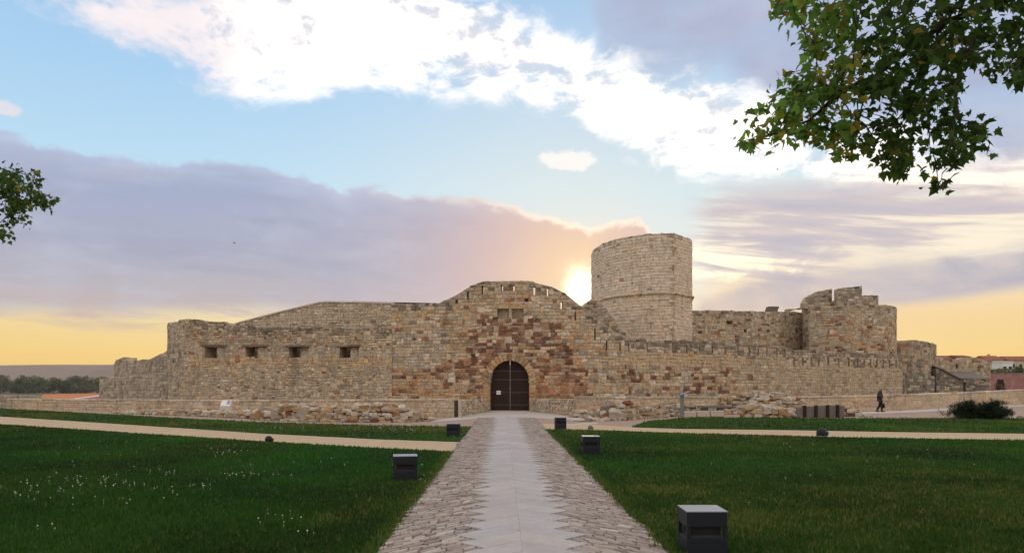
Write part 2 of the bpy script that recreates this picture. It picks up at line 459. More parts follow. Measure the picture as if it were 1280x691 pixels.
def pick(r, *opts):
    """opts: (weight, colour)"""
    x = r.random() * sum(o[0] for o in opts)
    for wgt, c in opts:
        x -= wgt
        if x <= 0: break
    k = r.uniform(0.68, 1.22); h = r.uniform(-0.05, 0.05)
    return (c[0] * k * (1 + h), c[1] * k, c[2] * k * (1 - h))

def toward(c, m, k): return tuple(a * (1 - k) + b * k for a, b in zip(c, m))

class Wall:
    """a run of masonry along a plan line; pts are (view column, depth)"""
    def __init__(s, pts, thick=1.2, smooth=False):
        q = [((px - CX) / F * D, D) for px, D in pts]
        if smooth:                                       # round the plan off
            for _ in range(2):
                n = [q[0]]
                for a, b in zip(q[:-1], q[1:]):
                    n += [(a[0] * .75 + b[0] * .25, a[1] * .75 + b[1] * .25), (a[0] * .25 + b[0] * .75, a[1] * .25 + b[1] * .75)]
                q = n + [q[-1]]
        s.p = np.array(q); s.thick = thick
        d = np.diff(s.p, axis=0); L = np.hypot(d[:, 0], d[:, 1])
        s.S = np.concatenate([[0], np.cumsum(L)]); s.L = s.S[-1]
        seg = np.stack([d[:, 1] / L, -d[:, 0] / L], 1)   # towards the viewer for runs drawn from left to right
        vn = np.vstack([seg[:1], seg[:-1] + seg[1:], seg[-1:]])
        vn /= np.maximum(np.hypot(vn[:, 0], vn[:, 1])[:, None], 1e-6)
        s.vn = vn
        s.ss = np.linspace(0, s.L, 800)
        X = np.interp(s.ss, s.S, s.p[:, 0]); Y = np.interp(s.ss, s.S, s.p[:, 1])
        s.pxs = CX + F * X / Y; s.ys = Y
        s.mono = np.maximum.accumulate(s.pxs + np.arange(800) * 1e-7)
    def s_of(s, px): return float(np.interp(px, s.mono, s.ss))
    def z_of(s, px, py):
        return EYE - (py - HY) / F * float(np.interp(s.s_of(px), s.ss, s.ys))
    def pix(s, a, z):
        return float(np.interp(a, s.ss, s.pxs)), HY - (z - EYE) * F / float(np.interp(a, s.ss, s.ys))
    def at(s, a, z, d=0.0):
        x = np.interp(a, s.S, s.p[:, 0]); y = np.interp(a, s.S, s.p[:, 1])
        if a < 0 or a > s.L:                             # a little beyond the ends
            i, e = (0, a) if a < 0 else (-1, a - s.L)
            n_ = s.vn[i]; x += -n_[1] * e; y += n_[0] * e
        nx = np.interp(a, s.S, s.vn[:, 0]); ny = np.interp(a, s.S, s.vn[:, 1])
        return Vector((x + nx * d, y + ny * d, z))

class Hole:
    """opening given in the view: column range and functions or rows for its top and bottom"""
    def __init__(s, wall, x0, x1, ytop, ybot, arch=False, depth=None):
        s.a, s.b = wall.s_of(x0), wall.s_of(x1)
        xm = (x0 + x1) / 2
        s.z1, s.z0 = wall.z_of(xm, ytop), wall.z_of(xm, ybot)
        s.arch = arch; s.depth = depth
    def lo(s, a): return s.z0
    def hi(s, a):
        if not s.arch: return s.z1
        r = (s.b - s.a) / 2; u = min(1.0, abs(a - (s.a + s.b) / 2) / r)
        rise = min(r * 1.06, s.z1 - s.z0)
        return s.z1 - rise + rise * math.sqrt(max(0.0, 1 - u * u))

def stone_geo(corners, back, proud, r, at, inset=0.03):
    """a dressed stone with cut corners and a rounded face; corners (a, z) counter-clockwise from bottom left"""
    cx_ = sum(c[0] for c in corners) / 4; cz_ = sum(c[1] for c in corners) / 4
    ring = []
    for i in range(4):
        c, p, n = corners[i], corners[i - 1], corners[(i + 1) % 4]
        k1, k2 = r.uniform(0.08, 0.24), r.uniform(0.08, 0.24)
        ring.append((c[0] + (p[0] - c[0]) * k1, c[1] + (p[1] - c[1]) * k1))
        ring.append((c[0] + (n[0] - c[0]) * k2, c[1] + (n[1] - c[1]) * k2))
    w_ = max(abs(corners[1][0] - corners[0][0]), 0.05); h_ = max(abs(corners[2][1] - corners[1][1]), 0.05)
    kx = max(0.5, 1 - 2 * inset / w_); kz = max(0.5, 1 - 2 * inset / h_)
    tx, tz = r.uniform(-0.25, 0.25) * proud, r.uniform(-0.25, 0.25) * proud
    v = [at(a, z, back) for a, z in ring]
    v += [at(a, z, proud * 0.55) for a, z in ring]
    v += [at(cx_ + (a - cx_) * kx, cz_ + (z - cz_) * kz, proud + tx * (a - cx_) / w_ * 2 + tz * (z - cz_) / h_ * 2) for a, z in ring]
    f = []
    for k in range(8):
        k2 = (k + 1) % 8
        f += [(k, k2, 8 + k2, 8 + k), (8 + k, 8 + k2, 16 + k2, 16 + k)]
    f += [tuple(range(16, 24)), tuple(range(7, -1, -1))]
    return v, f

def lay(wall, top, z0, holes, ch, cw, r, tall=0.08, rowbreaks=(), a0=0.0, a1=None):
    """courses of stones: list of corner quads and a flag for stones that crown the wall"""
    a1 = wall.L if a1 is None else a1
    zmax = max(top(a) for a in np.linspace(a0, a1, 60))
    out, z, skip = [], z0, []
    brk = sorted(rowbreaks)
    while z < zmax:
        h = r.uniform(*ch)
        for b in brk:
            if z + 0.05 < b < z + h + 0.10: h = b - z; break
        zm = z + h / 2
        cuts = []
        for H in holes:
            if H.z0 < z + h - 0.02 and H.z1 > z + 0.02:
                lo, hi = H.lo(0), None
                if H.arch:
                    if zm > H.z1: continue
                    rr = (H.b - H.a) / 2; rise = min(rr * 1.06, H.z1 - H.z0)
                    u = max(0.0, (zm - (H.z1 - rise)) / rise)
                    hw = rr * math.sqrt(max(0.0, 1 - u * u)) if u > 0 else rr
                    mid = (H.a + H.b) / 2
                    cuts.append((mid - hw, mid + hw))
                else:
                    cuts.append((H.a, H.b))
                    if H.z0 > z + 0.07: out.append(((H.a, H.b, z, H.z0), False))
                    if H.z1 < z + h - 0.07: out.append(((H.a, H.b, H.z1, z + h), False))
        cuts += skip; skip = []
        cuts.sort()
        free, p = [], a0
        for c0, c1 in cuts:
            if c0 > p + 0.03: free.append((p, c0))
            p = max(p, c1)
        if p < a1 - 0.03: free.append((p, a1))
        for f0, f1 in free:
            a = f0
            while a < f1 - 1e-6:
                w_ = r.uniform(*cw)
                if r.random() < 0.12: w_ *= 0.55
                if f1 - a - w_ < cw[0] * 0.5: w_ = f1 - a
                b = min(f1, a + w_)
                tm = top((a + b) / 2)
                if z < tm - 0.05:
                    hh = h
                    if r.random() < tall and z + 1.8 * h < tm and not any(H.a < b and H.b > a and H.z0 < z + 2.2 * h and H.z1 > z for H in holes):
                        hh = h * r.uniform(1.5, 1.9); skip.append((a, b))
                        # the course above closes round this stone
                        out.append(((a, b, z, z + hh), z + hh > tm - 0.12))
                        if hh < 2 * h - 0.03: pass
                    else:
                        out.append(((a, b, z, z + h), z + h > tm - 0.05))
                a = b
        z += h
    return out

CASTLE_STATS = {}
def masonry(name, wall, prof, z0, colour, label, cat, holes=(), ch=(0.24, 0.36), cw=(0.35, 0.75), seed=1, gap=0.006, jit_=0.12,
            proud=(0.012, 0.062), wave=0.05, tall=0.10, nobj=300, group=None, ragged=0.10, core=True, parent=None, rowbreaks=(), step=1.0, coremat=None, keepin=None, even=0.30, mean=(0.43, 0.345, 0.245), mat=None):
    mat = mat or M_STONE
    r = random.Random(seed)
    pa = [wall.s_of(px) for px, py in prof]; pz = [wall.z_of(px, py) for px, py in prof]
    top = lambda a: float(np.interp(a, pa, pz))
    base = wall.at(wall.L / 2, 0); base.z = max(z0, 0.0) * 0
    if parent is None:
        parent = empty(name, base); tag(parent, label, cat, group)
    org = Vector(parent.location)
    # --- the solid behind the stones
    if core:
        bp = set(np.linspace(0, wall.L, max(2, int(wall.L / step) + 1))) | set(wall.S) | {a for a in pa if 0 < a < wall.L}
        for H in holes:
            bp |= {H.a, H.b}
            if H.arch: bp |= set(np.linspace(H.a, H.b, 17))
        bp = sorted(bp); bp = [b for i, b in enumerate(bp) if i == 0 or b - bp[i - 1] > 1e-4]
        mb = MB()
        for a, b in zip(bp[:-1], bp[1:]):
            m_ = (a + b) / 2
            spans = [((z0, z0), None)]; hs = sorted([H for H in holes if H.a - 1e-6 < m_ < H.b + 1e-6], key=lambda H: H.z0)
            lo = (z0, z0)
            blocks = []
            for H in hs:
                blocks.append((lo, (H.lo(a), H.lo(b)))); lo = (H.hi(a), H.hi(b))
            blocks.append((lo, (top(a) - 0.03, top(b) - 0.03)))
            for (l0, l1), (h0, h1) in blocks:
                if h0 - l0 < 0.02 and h1 - l1 < 0.02: continue
                T = -wall.thick
                mb.hexa([wall.at(a, l0) - org, wall.at(b, l1) - org, wall.at(b, l1, T) - org, wall.at(a, l0, T) - org,
                         wall.at(a, h0) - org, wall.at(b, h1) - org, wall.at(b, h1, T) - org, wall.at(a, h0, T) - org])
        for H in holes:
            if H.depth:
                d0, d1 = -H.depth, -wall.thick - 0.05
                e = 0.03
                mb.hexa([wall.at(H.a - e, H.z0 - e, d0) - org, wall.at(H.b + e, H.z0 - e, d0) - org, wall.at(H.b + e, H.z0 - e, d1) - org, wall.at(H.a - e, H.z0 - e, d1) - org,
                         wall.at(H.a - e, H.z1 + e, d0) - org, wall.at(H.b + e, H.z1 + e, d0) - org, wall.at(H.b + e, H.z1 + e, d1) - org, wall.at(H.a - e, H.z1 + e, d1) - org])
        mb.build('mortar_core', coremat or M_MORTAR, parent)
    # --- the stones
    items = []
    for (a, b, zl, zh), crown in lay(wall, top, z0, holes, ch, cw, r, tall, rowbreaks):
        if keepin and not keepin(*wall.pix((a + b) / 2, (zl + zh) / 2)): continue
        g = gap * r.uniform(0.3, 2.6); J = jit_ * min(b - a, zh - zl)
        def wv(x, z): return z + wave * (vnoise(x * 0.7, z * 0.8, seed) - 0.5) * 2
        q = [(a + g, zl + g), (b - g, zl + g), (b - g, zh - g), (a + g, zh - g)]
        if crown:
            up = r.uniform(-ragged, ragged * 0.8)
            q[2] = (q[2][0], min(zh, top(b) + up) ); q[3] = (q[3][0], min(zh, top(a) + up))
            if min(q[2][1], q[3][1]) - zl < 0.05: continue
        q = [(x + r.uniform(-J, J) * 0.5, wv(x, z) + r.uniform(-J, J) * 0.5) for x, z in q]
        px, py = wall.pix((a + b) / 2, (zl + zh) / 2)
        if not (-140 < px < 1420) or py > 530: continue
        c_ = colour(px, py, r)
        pr = r.uniform(*proud)
        if c_[0] < 0.10 and not crown:                   # pit left by a rotted stone: its shade painted as a small dark stone
            mx_, mz_ = sum(t_[0] for t_ in q) / 4, sum(t_[1] for t_ in q) / 4; kk = r.uniform(0.35, 0.6)
            q = [(mx_ + (x - mx_) * kk, mz_ + (z - mz_) * min(1.0, kk * 1.3)) for x, z in q]; pr = 0.006
        v, f = stone_geo(q, -0.45 if crown else -0.03, pr, r, wall.at)
        area = (b - a) * (zh - zl) / max(1.0, v[0].y) ** 2
        ev = 0.06 if c_[0] > 1.9 * c_[1] else even if c_[0] > 0.26 else even * 0.45
        c_ = tuple((q_ * (1 - ev) + m_ * ev) * (1.16 if ev > 0.1 else 1.0) for q_, m_ in zip(c_, mean))
        items.append((area * (1.0 if 0 < px < 1280 and py < 500 else 0.01), v, f, c_))
    items.sort(key=lambda t: -t[0])
    for k, (ar, v, f, c) in enumerate(items[:nobj]):
        ctr = sum(v, Vector()) / len(v)
        obj('stone', mesh('stone', [q - ctr for q in v], f, mat, [c] * len(v)), parent, ctr - org)
    V, Fc, C = [], [], []
    for ar, v, f, c in items[nobj:]:
        b = len(V); V += [q - org for q in v]; Fc += [tuple(i + b for i in q) for q in f]; C += [c] * len(v)
    if V:
        o = obj('small_stones', mesh('small_stones', V, Fc, mat, C), parent); o['kind'] = 'stuff'
    CASTLE_STATS[name] = len(items)
    return parent, org, top

# ------------------------------------------------------------------ the castle
def inside(px, py, poly):
    c = False; n = len(poly)
    for i in range(n):
        (x0, y0), (x1, y1) = poly[i], poly[i - 1]
        if (y0 > py) != (y1 > py) and px < (x1 - x0) * (py - y0) / (y1 - y0) + x0: c = not c
    return c

# --- gate wall
gate_prof = [(488, 379), (545, 380), (570, 368.5), (590, 356), (604, 351.5), (640, 350.5), (665, 352), (690, 358), (707, 366.5), (722, 379), (737, 390.5), (760, 408), (781, 422)]
def near_top(px, py, prof, d):
    t = np.interp(px, [p[0] for p in prof], [p[1] for p in prof]); return py - t < d
RED_ZONE = [(602, 398), (692, 398), (702, 420), (722, 445), (742, 470), (540, 478), (534, 462), (575, 448), (588, 425)]
def gate_colour(px, py, r):
    px2, py2 = px + r.uniform(-7, 7), py + r.uniform(-4, 4)
    if near_top(px, py, gate_prof, 7 + r.uniform(-2, 6)): return pick(r, (5, GREY), (3, DGREY), (2, TAN))
    if inside(px2, py2, RED_ZONE):
        if py < 438 or abs(px - 637) > 60: return pick(r, (4.6, RED), (1.6, BRICK), (2.2, TAN), (1.0, ORANGE), (1.0, PALE))
        return pick(r, (4.2, RED), (2.0, BRICK), (2, TAN), (1.2, ORANGE), (0.7, PALE))
    if py > 452 and 664 < px2 < 728: return pick(r, (6, BRICK), (2, ORANGE), (0.4, RED))
    if py > 455 and px > 720: return pick(r, (4, TAN), (3, PALE), (1.5, ORANGE), (1.6, RED), (1.5, GREY))
    if py > 462 and px < 612: return pick(r, (4, ORANGE), (3, TAN), (1.4, BRICK), (0.8, RED), (0.8, GREY))
    if py < 402: return pick(r, (5, TAN), (3.5, PALE), (2.2, BUFF), (1.2, ORANGE), (0.5, BRICK), (1.2, GREY))
    if px < 560 and 412 < py < 462: return pick(r, (5, PALE), (3, GREY), (3, TAN), (0.4, BRICK), (0.4, DARK))
    if px > 700: return pick(r, (4, PALE), (4, TAN), (2, BUFF), (1, ORANGE), (1, GREY))
    return pick(r, (5, TAN), (3, BUFF), (2.4, PALE), (1.2, ORANGE), (0.6, BRICK), (1, GREY))
gw = Wall([(489, 54.0), (545, 53.0), (605, 52.2), (670, 52.0), (730, 52.2), (781, 52.6)], 0.7)
door_hole = Hole(gw, 612.5, 661.5, 450.5, 517, arch=True)
gh = [door_hole]
for x0, x1, y0, y1 in [(569, 572.5, 374.5, 380), (583.6, 586, 364.5, 374.5), (602.0, 604.6, 357, 368), (626.3, 628.8, 356, 363.5), (640.8, 643.3, 356, 364), (666.8, 669.4, 358, 368.5), (683.6, 686.2, 359.5, 370), (700.6, 704.0, 376.5, 386)]:
    gh.append(Hole(gw, x0, x1, y0, y1))
for x0, x1, y0, y1, dp in [(621.5, 636.2, 386, 399, 0.35), (640.2, 654.2, 386, 399, 0.35), (718.2, 719.8, 390, 401.5, 1.1), (742.8, 744.4, 411, 425, 1.1), (757.6, 759.2, 426, 438, 1.1), (774.3, 775.8, 428.5, 439, 1.1), (616, 622.5, 396.5, 401.5, 0.4), (656, 660.5, 373, 378, 0.4), (717.5, 719.5, 389, 402, 1.1)]:
    gh.append(Hole(gw, x0, x1, y0, y1, depth=dp))
gh.pop()                                                  # (same slit noted twice)
ring_r = 1.40                                             # voussoirs start outside the opening
ring_hole = Hole(gw, 604, 670, 441, 517, arch=True)
lay_holes = [ring_hole] + gh[1:]
_lay = lay
def lay_gate(wall, top, z0, holes, ch, cw, r, tall=0.08, rowbreaks=(), a0=0.0, a1=None):
    return _lay(wall, top, z0, lay_holes, ch, cw, r, tall, rowbreaks, a0, a1)
lay = lay_gate
gate, gorg, gtop = masonry('castle_gate_wall', gw, gate_prof, -1.0, gate_colour, 'high curved-top castle wall with the arched gateway and dark red stones', 'castle wall',
                           holes=gh, ch=(0.19, 0.28), cw=(0.26, 0.66), seed=11, even=0.22, rowbreaks=[gw.z_of(638, 386), gw.z_of(638, 399)], group='castle masonry', ragged=0.07)
lay = _lay
# jamb stones and the ring of voussoirs round the gate
def gate_stone(q, c, pr=0.07, back=-0.5):
    v, f = stone_geo(q, back, pr, rng, gw.at, 0.015)
    ctr = sum(v, Vector()) / len(v)
    return mesh('voussoir', [x - ctr for x in v], f, M_STONE, [c] * len(v)), ctr - gorg
am = (door_hole.a + door_hole.b) / 2; ar = (door_hole.b - door_hole.a) / 2; rise = ar * 1.06; zs = door_hole.z1 - rise
aro = (ring_hole.b - ring_hole.a) / 2; riseo = ring_hole.z1 - zs
NV = 17
for k in range(NV):
    t0, t1 = math.pi * (1 - k / NV) - 0.006, math.pi * (1 - (k + 1) / NV) + 0.006
    pt = lambda t, a_, b_: (am + a_ * math.cos(t), zs + b_ * math.sin(t))
    q = [pt(t0, ar, rise), pt(t1, ar, rise), pt(t1, aro - 0.02, riseo - 0.02), pt(t0, aro - 0.02, riseo - 0.02)]
    me, loc = gate_stone(q, pick(rng, (3, BUFF), (2, ORANGE), (2, TAN)))
    obj('voussoir', me, gate, loc)
for sd_ in (-1, 1):
    z = -0.2
    while z < zs - 0.05:
        h = min(rng.uniform(0.28, 0.42), zs - z)
        if zs - z - h < 0.12: h = zs - z
        x0, x1 = sorted((am + sd_ * ar, am + sd_ * (aro - 0.02 if z + h > zs - 0.3 else ar + rng.uniform(0.25, 0.5) if False else aro - 0.02)))
        me, loc = gate_stone([(x0, z + 0.01), (x1, z + 0.01), (x1, z + h - 0.01), (x0, z + h - 0.01)], pick(rng, (2, BUFF), (3, ORANGE), (2, BRICK)), 0.05)
        obj('jamb_stone', me, gate, loc); z += h
    x0, x1 = sorted((am + sd_ * (ar - 0.05), am + sd_ * (aro + 0.06)))
    me, loc = gate_stone([(x0, zs - 0.09), (x1, zs - 0.09), (x1, zs + 0.07), (x0, zs + 0.07)], BUFF, 0.12)
    obj('impost', me, gate, loc)
# the two leaves of the gate: planks, rails, studs and the paper notice
for sd_, x0, x1 in ((-1, am - ar - 0.05, am - 0.018), (1, am + 0.018, am + ar + 0.05)):
    leaf = empty('gate_leaf'); leaf.parent = gate
    n = 7
    for k in range(n):
        a, b = x0 + (x1 - x0) * k / n + 0.004, x0 + (x1 - x0) * (k + 1) / n - 0.004
        def zt(x):
            u = min(1, abs(x - am) / ar); return zs + rise * math.sqrt(max(0, 1 - u * u)) + 0.12
        mb = MB(); d0, d1 = -0.42 - 0.012 * (k % 2), -0.50
        mb.hexa([gw.at(a, 0.0, d0) - gorg, gw.at(b, 0.0, d0) - gorg, gw.at(b, 0.0, d1) - gorg, gw.at(a, 0.0, d1) - gorg,
                 gw.at(a, zt(a), d0) - gorg, gw.at(b, zt(b), d0) - gorg, gw.at(b, zt(b), d1) - gorg, gw.at(a, zt(a), d1) - gorg])
        mb.build('plank', M_WOOD, leaf)
    xa, xb = (x0 + 0.01, am - 0.012) if sd_ < 0 else (am + 0.012, x1 - 0.01)
    mb = MB()
    for k in range(8):
        a, b = xa + (xb - xa) * k / 8, xa + (xb - xa) * (k + 1) / 8
        mb.hexa([gw.at(a, 0.0, -0.505) - gorg, gw.at(b, 0.0, -0.505) - gorg, gw.at(b, 0.0, -0.55) - gorg, gw.at(a, 0.0, -0.55) - gorg,
                 gw.at(a, zt(a), -0.505) - gorg, gw.at(b, zt(b), -0.505) - gorg, gw.at(b, zt(b), -0.55) - gorg, gw.at(a, zt(a), -0.55) - gorg])
    mb.build('light_stop_boards', M_WOOD, leaf)  # unseen boards added to close the plank gaps to light
    for zz in (0.35, 1.25, 2.15, 2.75):
        xa, xb = x0 + 0.03, x1 - 0.03
        if zz > zs: 
            u = (zz - zs) / rise; lim = ar * math.sqrt(max(0, 1 - u * u)); xa, xb = max(xa, am - lim + 0.03), min(xb, am + lim - 0.03)
        mb = MB()
        mb.hexa([gw.at(xa, zz, -0.40) - gorg, gw.at(xb, zz, -0.40) - gorg, gw.at(xb, zz, -0.45) - gorg, gw.at(xa, zz, -0.45) - gorg,
                 gw.at(xa, zz + 0.09, -0.40) - gorg, gw.at(xb, zz + 0.09, -0.40) - gorg, gw.at(xb, zz + 0.09, -0.45) - gorg, gw.at(xa, zz + 0.09, -0.45) - gorg])
        mb.build('iron_band', M_IRON, leaf)
mb = MB()                                                 # chain bits down the seam, pale to stand in for light through the gap
z = 3.05
while z > 1.35:
    mb.box(gw.at(am + rng.uniform(-0.03, 0.03), z, -0.375) - gorg, (rng.uniform(0.02, 0.04), 0.03, rng.uniform(0.04, 0.08))); z -= rng.uniform(0.09, 0.17)
mb.build('seam_light_chain', plain('seam_light_pale', (0.20, 0.18, 0.16), 0.5, 0.3, var=0.3, scale=20), gate)
a_n, z_n = gw.s_of(622.5), gw.z_of(622.5, 490.5)
mb = MB(); p = gw.at(a_n, z_n, -0.37) - gorg; mb.box(p, (0.30, 0.012, 0.27)); no = mb.build('paper_notice', M_PAPER, gate)
mb = MB()
for k in range(3): mb.box(p + Vector((0, -0.0085, 0.06 - 0.06 * k)), (0.22 - 0.03 * k, 0.003, 0.02))
mb.build('printed_lines', M_STEEL, no)
# mullion lintel over the blocked windows
me, loc = gate_stone([(gw.s_of(619.5), gw.z_of(637, 386) + 0.01), (gw.s_of(656.5), gw.z_of(637, 386) + 0.01), (gw.s_of(656.5), gw.z_of(637, 381.5)), (gw.s_of(619.5), gw.z_of(637, 381.5))], BUFF, 0.075, -0.1)
obj('lintel', me, gate, loc)

# --- bastion with the four gun ports
bas_prof = [(209, 405), (213, 402.5), (222, 402), (224, 399), (240, 398.5), (262, 401), (280, 402), (284, 406), (330, 407), (400, 408.5), (440, 410), (491, 409)]
def bas_colour(px, py, r):
    if px < 236: return pick(r, (5, GREY), (3, PALE), (2, TAN), (1, DGREY), (0.5, BUFF))
    if near_top(px, py, bas_prof, 9 + r.uniform(-3, 4)): return pick(r, (7, DGREY), (2.5, GREY), (0.8, TAN), (1.0, DARK))
    if py < 432: return pick(r, (4, TAN), (3, GREY), (2, PALE), (1.6, ORANGE), (0.9, BRICK), (0.7, DARK))
    if 448 < py < 458: return pick(r, (5, BUFF), (3, ORANGE), (3, TAN))
    return pick(r, (4, TAN), (5, GREY), (2.6, PALE), (0.8, BUFF), (0.7, DARK), (0.25, BRICK))
bw = Wall([(209.5, 61.0), (211, 59.5), (216, 58.0), (231, 56.2), (238, 55.9), (300, 55.4), (400, 54.6), (490, 53.9)], 1.5)
bh = [Hole(bw, x0, x1, 433.5, 447.2) for x0, x1 in ((256, 281.5), (307, 333), (361, 386), (424.5, 448.5))]
bastion, borg, btop = masonry('castle_bastion', bw, bas_prof, -1.0, bas_colour, 'low rubble bastion wall with four square gun ports', 'castle wall', holes=bh,
                              ch=(0.15, 0.25), cw=(0.20, 0.52), seed=12, jit_=0.26, wave=0.09, tall=0.14, rowbreaks=[bh[0].z0, bh[0].z1], group='castle masonry', ragged=0.14, proud=(0.01, 0.06))
for H in bh:                                              # flat stone over each port
    v, f = stone_geo([(H.a - 0.25, H.z1 + 0.005), (H.b + 0.15, H.z1 + 0.005), (H.b + 0.15, H.z1 + 0.17), (H.a - 0.25, H.z1 + 0.17)], -0.6, 0.13, rng, bw.at, 0.02)
    ctr = sum(v, Vector()) / len(v)
    obj('lintel', mesh('lintel', [q - ctr for q in v], f, M_STONE, [DGREY] * len(v)), bastion, ctr - borg)
    v, f = stone_geo([(H.a + (H.b - H.a) * 0.52, H.z0 - 0.02), (H.b + 0.02, H.z0 - 0.02), (H.b + 0.02, H.z1 + 0.02), (H.a + (H.b - H.a) * 0.52, H.z1 + 0.02)], -0.75, -0.30, rng, bw.at, 0.01)
    ctr = sum(v, Vector()) / len(v)
    obj('port_cheek', mesh('port_cheek', [q - ctr for q in v], f, M_STONE, [PALE] * len(v)), bastion, ctr - borg)

# --- rampart wall behind the bastion, rising to the gate
ramp_prof = [(236, 411), (283, 409.5), (300, 403.5), (350, 390.5), (400, 378.5), (410, 377.8), (491, 379.5)]
def ramp_colour(px, py, r):
    if near_top(px, py, ramp_prof, 5): return pick(r, (4, GREY), (4, PALE))
    if px < 400: return toward(pick(r, (5, GREY), (5, PALE), (2, TAN)), (0.50, 0.44, 0.36), 0.4)
    return toward(pick(r, (4, TAN), (4, GREY), (5, PALE), (0.6, BRICK), (0.6, DARK)), (0.50, 0.43, 0.34), 0.35)
rw = Wall([(236, 60.2), (283, 58.9), (400, 57.0), (491, 56.0)], 1.0)
rampart, rorg, rtop = masonry('castle_rampart', rw, ramp_prof, 1.0, ramp_colour, 'sloping upper rampart wall between the bastion and the gate', 'castle wall', ch=(0.16, 0.26), cw=(0.22, 0.55), seed=13, jit_=0.2, wave=0.04, group='castle masonry', nobj=220, ragged=0.03)
mb = MB()
for (xa, ya), (xb, yb) in zip(ramp_prof[:-1], ramp_prof[1:]):
    a, b = rw.s_of(xa), rw.s_of(xb); z_a, z_b = rw.z_of(xa, ya) + 0.0, rw.z_of(xb, yb) + 0.0
    mb.hexa([rw.at(a, z_a, 0.10) - rorg, rw.at(b, z_b, 0.10) - rorg, rw.at(b, z_b, -1.05) - rorg, rw.at(a, z_a, -1.05) - rorg,
             rw.at(a, z_a + 0.10, 0.10) - rorg, rw.at(b, z_b + 0.10, 0.10) - rorg, rw.at(b, z_b + 0.10, -1.05) - rorg, rw.at(a, z_a + 0.10, -1.05) - rorg])
mb.build('coping', plain('coping_stone', (0.60, 0.54, 0.46), 0.9, var=0.25, scale=3, bump=0.4, bscale=12), rampart)
# low flat roof that shows above it
rf = empty('low_roof', (P(490, 470, 60.5).x, 60.5, 0)); tag(rf, 'thin dark flat roof edge showing above the upper rampart', 'roof')
o0 = Vector(rf.location)
pa_, pb_ = P(434, 377.2, 60), P(546, 380.6, 60)
mb = MB(); mb.hexa([Vector((pa_.x, 60, pa_.z - 0.13)) - o0, Vector((pb_.x, 60, pa_.z - 0.13)) - o0, Vector((pb_.x, 64, pa_.z - 0.02)) - o0, Vector((pa_.x, 64, pa_.z - 0.02)) - o0,
                    Vector((pa_.x + 0.5, 60, pa_.z + 0.05)) - o0, Vector((pb_.x, 60, pa_.z - 0.10)) - o0, Vector((pb_.x, 64, pa_.z + 0.1)) - o0, Vector((pa_.x + 0.5, 64, pa_.z + 0.1)) - o0])
mb.build('roof_sheet', M_LEAD, rf)
mb = MB(); mb.hexa([Vector((pa_.x + 0.2, 60.3, 0)) - o0, Vector((pb_.x, 60.3, 0)) - o0, Vector((pb_.x, 63.7, 0)) - o0, Vector((pa_.x + 0.2, 63.7, 0)) - o0,
                    Vector((pa_.x + 0.2, 60.3, pa_.z - 0.13)) - o0, Vector((pb_.x, 60.3, pa_.z - 0.13)) - o0, Vector((pb_.x, 63.7, pa_.z - 0.05)) - o0, Vector((pa_.x + 0.2, 63.7, pa_.z - 0.05)) - o0])
mb.build('back_wall', M_MORTAR, rf)

# --- right curtain with the row of arrow slits
cur_prof = [(780, 422), (800, 423.5), (860, 426), (900, 428), (940, 430), (970, 431.5), (984, 433.5), (988, 437), (1040, 439), (1100, 442.5), (1118, 443), (1127, 446)]
def cur_colour(px, py, r):
    t = np.interp(px, [p[0] for p in cur_prof], [p[1] for p in cur_prof])
    if py - t < 5 + r.uniform(0, 3): return pick(r, (5, DGREY), (3, GREY), (1.2, DARK))
    if py - t < 17: return pick(r, (4, GREY), (2, TAN), (2, PALE), (2.2, DGREY), (0.4, ORANGE), (0.5, DARK))
    if px < 985:
        if py < 459 + (px - 780) * 0.012 and px < 930: return toward(pick(r, (5, BUFF), (4, TAN), (2, PALE)), (0.47, 0.36, 0.225), 0.6)
        if py > 456 and px + r.uniform(-25, 25) < 930:
            row = (py - 455) / 7.0
            return pick(r, (4.6 if (int(row) % 2 == 0) else 2.0, RED), (4, TAN), (2, GREY), (1.4, PALE), (1.2, ORANGE), (0.8, BRICK))
    return toward(pick(r, (5, TAN), (4, PALE), (3, GREY), (1.5, BUFF), (0.5, BRICK), (0.5, DARK)), (0.45, 0.365, 0.255), 0.40)
cw_ = Wall([(780, 52.6), (860, 56.2), (960, 61.6), (1060, 68.0), (1112, 71.8), (1124, 73.6), (1128, 76.0)], 1.3)
ch_ = []
for x, y0, y1 in [(786, 429, 439.5), (809, 429, 439.5), (841, 430, 441), (858.5, 430.5, 441), (874, 431, 441.5), (890.6, 432, 442), (907, 432.5, 443), (922.5, 433, 443.5), (937, 434, 444), (947.5, 434.5, 444.5), (958.5, 435, 445), (971, 436, 446), (981, 437, 446.5), (992.5, 446, 458), (1003.6, 447, 457), (1014, 447, 458), (1023.5, 448, 458), (1035, 446, 457), (1048, 447.5, 458), (1061, 448, 458), (1072, 448.5, 459), (1080, 449, 459), (1088, 449, 459), (1096, 449, 459), (1104, 449.5, 460), (1112, 450, 460), (1120, 450.5, 460)]:
    wd_ = 0.75 if x < 985 else 1.0
    ch_.append(Hole(cw_, x - wd_, x + wd_, y0, y1, depth=1.0))
curtain, corg, ctop = masonry('castle_curtain_wall', cw_, cur_prof, -1.0, cur_colour, 'long curtain wall with a row of narrow arrow slits right of the gate', 'castle wall', holes=ch_,
                              ch=(0.20, 0.29), cw=(0.28, 0.75), seed=14, even=0.25, jit_=0.14, wave=0.06, group='castle masonry', ragged=0.10)
# flat band of bedding stones under the slits, on the right-hand stretch
mb = MB()
for xa, xb in ((788, 880), (880, 985)):
    pass

